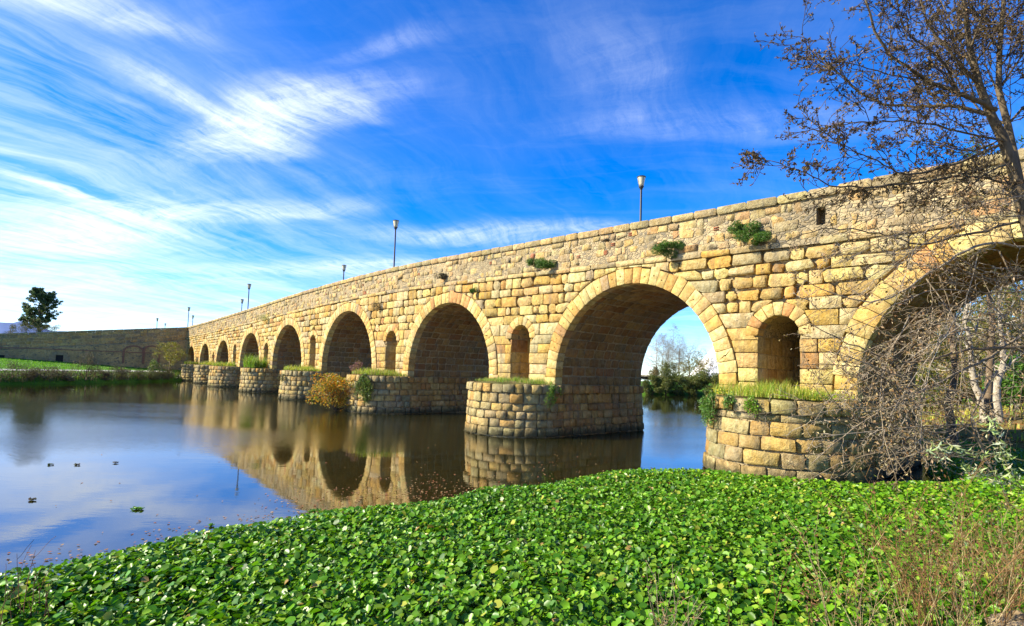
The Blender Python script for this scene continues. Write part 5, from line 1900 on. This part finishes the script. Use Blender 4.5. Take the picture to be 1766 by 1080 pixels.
# ------------------------------------------------------------------ dry weeds of the near bank, lower right and lower left
def weed(name, base, H, nst, label, col, seed, spread=.5, leafc=None, kids=(6, 0), r0=.007, group='dry weeds of the near bank', nl=120, twig=.28, cat='weed'):
    base = np.asarray(base, float)
    R = np.random.default_rng(seed)
    root = tag(empty(name, tuple(base)), label, cat, group)
    mb, tips = MB(), []
    for k in range(nst):
        a = R.uniform(0, 6.28)
        d = np.array([math.cos(a) * spread * R.uniform(.2, 1), math.sin(a) * spread * R.uniform(.2, 1), 1.0])
        b = base + np.array([R.normal(0, .12), R.normal(0, .12), -.05])
        grow(mb, b, d, H * R.uniform(.55, 1.05), r0, 0, R, tips, .07, .0, kids, np.array(col) * R.uniform(.7, 1.25), 6, (.35, .8), twig, .35, .0025)
    mb.build('stem', M['bark'], root, True, base)
    if leafc is not None:
        P = twig_points(tips, R, max(1, nl // max(1, len(tips))), .05)
        V, fa, cc = leaf_quads(P, .05, leafc, seed=seed, aspect=.45)
        link_mesh('foliage', V, fa, cc, M['leaf'], root, False, base)['kind'] = 'stuff'
    return root


RB = (.30, .17, .065)
ST = (.50, .39, .20)
WEEDS = [(1600, 1120, 6.3, 2.1, 16, 'tall rusty brown weed cluster in the lower right, thickest of all', RB, .42, 7),
         (1480, 1130, 6.1, 1.5, 9, 'straw-coloured weed left of the tallest rusty one', ST, .6, 5),
         (1700, 1110, 6.6, 1.7, 12, 'brown weed right of the tallest rusty cluster', RB, .5, 6),
         (1560, 1150, 5.9, 1.3, 12, 'pale straw grass clump at the foot of the rusty weeds', ST, .7, 3),
         (1660, 1150, 6.0, 1.4, 12, 'straw and brown weed between the rusty clusters', ST, .6, 4),
         (1760, 1080, 6.9, 1.9, 12, 'brown weed cut by the right picture edge', RB, .5, 6),
         (1390, 1140, 6.0, 1.45, 3, 'single dark reddish stem standing before the hyacinth', (.17, .07, .04), .15, 5),
         (1280, 1140, 6.1, .75, 5, 'thin reddish twig weed near the bottom middle', (.2, .09, .05), .5, 4),
         (1140, 1120, 6.2, 1.0, 13, 'pale dry straw weed at the bottom centre right', (.45, .37, .24), .42, 5),
         (1740, 960, 8.2, 1.6, 10, 'olive and brown weed high on the right edge', (.22, .16, .06), .5, 6),
         (1640, 930, 9.0, 1.1, 9, 'low rusty weed among the hyacinth left of the right edge', RB, .55, 5),
         (1520, 905, 9.6, .9, 7, 'small rusty weed among hyacinth before the nearest pier', RB, .5, 4),
         (1580, 1000, 7.4, 1.5, 10, 'rusty brown weed standing behind the thickest cluster', RB, .45, 6),
         (1690, 1010, 7.6, 1.5, 10, 'tan weed behind the brown one near the right edge', ST, .5, 6),
         (1450, 1010, 7.2, 1.0, 7, 'low reddish weed at the left margin of the dry weeds', RB, .6, 5),
         (1760, 1010, 7.4, 1.3, 10, 'straw weed above the pale rock in the corner', ST, .6, 5),
         (15, 1105, 6.1, 1.1, 6, 'dark reddish weed stems in the lower left corner', (.14, .07, .045), .25, 4),
         (60, 1110, 6.2, .8, 5, 'short dark weed stems just right of the lower left corner', (.14, .07, .045), .3, 4)]
for k, (px, py, Y_, H_, nst, lab, col, spd, kd) in enumerate(WEEDS):
    p = at(px, min(py, 1130), Y_)
    g_ = float(near_z(np.array([p[0]]), np.array([p[1]]))[0])
    z_ = max(g_, .05) if g_ > -.2 else .05
    zt_ = p[2]
    weed('dry_weed', (p[0], p[1], z_), H_, nst, lab, col, 300 + k, spd, [(.30, .17, .06), (.20, .10, .04), (.16, .18, .04)] if kd > 4 else None, (kd, 2 if kd > 5 else 0), nl=160)
# grassy cover of the near bank at the right
n = 16000
Rb = np.random.default_rng(91)
X, Y = Rb.uniform(1.5, 16, n), Rb.uniform(3.2, 15, n)
d_ = dist_poly(NEARPOLY, X, Y)
ok = (d_ > -.5) & (np.hypot(X, Y) > 6.6) & (np.abs(X) < Y * 1.05 + .6) & (vnoise(X * 1.6, Y * 1.6, 6) + Rb.uniform(-.5, .5, n) > -.25)
P = np.stack([X, Y, np.clip(near_z(X, Y), .02, None)], 1)[ok]
V, fa, cc = grass_tufts(P, .62, [(.42, .33, .12), (.30, .27, .06), (.20, .23, .04), (.48, .38, .18), (.30, .18, .06)], 12, .9, .006)
tag(link_mesh('bank_weeds', V, fa, cc, M['leaf'], None, False), 'mixed dry and green grass covering the near bank at lower right', 'grass', kind='stuff')
# pale-leaved willow sprays on the right
for k, (pts, lab) in enumerate((([(1790, 880, 8.2), (1740, 810, 8.0), (1716, 750, 7.9), (1700, 725, 7.9)], 'slender green spray rising at the right edge below the birches'),
                               ([(1790, 800, 8.6), (1720, 785, 8.4), (1650, 775, 8.2), (1605, 778, 8.1)], 'spray of pale narrow leaves lying across the shaded hyacinth'),
                               ([(1790, 860, 8.3), (1740, 830, 8.2), (1690, 815, 8.1), (1665, 808, 8.1)], 'lower spray of pale narrow leaves near the right edge'))):
    R = np.random.default_rng(400 + k)
    P_ = np.array([at(*q) for q in pts])
    root = tag(empty('willow_spray', tuple(P_[0])), lab, 'plant', 'pale willow sprays on the right')
    mb = MB()
    mb.tube(P_, [.012, .009, .006, .003], 4, (.24, .25, .10))
    mb.build('stem', M['bark'], root, True, P_[0])
    t = R.uniform(.25, 1, 70) * (len(P_) - 1)
    i = np.minimum(t.astype(int), len(P_) - 2)
    Q = P_[i] + (P_[i + 1] - P_[i]) * (t - i)[:, None] + R.normal(0, .05, (70, 3))
    V, fa, cc = leaf_quads(Q, .13, [(.42, .48, .26), (.30, .40, .12), (.5, .52, .34)], seed=k, aspect=.25, up=.4)
    link_mesh('foliage', V, fa, cc, M['leaf'], root, False, P_[0])['kind'] = 'stuff'
# boulder in the lower right corner
R = np.random.default_rng(3)
p = at(1755, 1085, 6.6)
mb = MB()
nn, mm = 10, 7
V = []
for a in range(mm + 1):
    for b in range(nn):
        th, ph = math.pi * a / mm, 2 * math.pi * b / nn
        q = np.array([math.sin(th) * math.cos(ph), math.sin(th) * math.sin(ph), math.cos(th)])
        rr = .24 * (1 + .22 * math.sin(q[0] * 5 + 1) * math.cos(q[1] * 4) + .10 * math.sin(q[2] * 7))
        V.append(p + q * rr * np.array([1.25, 1, .75]))
mb.add(V, [(a * nn + b, (a + 1) * nn + b, (a + 1) * nn + (b + 1) % nn, a * nn + (b + 1) % nn) for a in range(mm) for b in range(nn)], (.46, .36, .24))
tag(mb.build('boulder', M['stone']), 'pale brown rock in the lower right corner among dry weeds', 'rock')
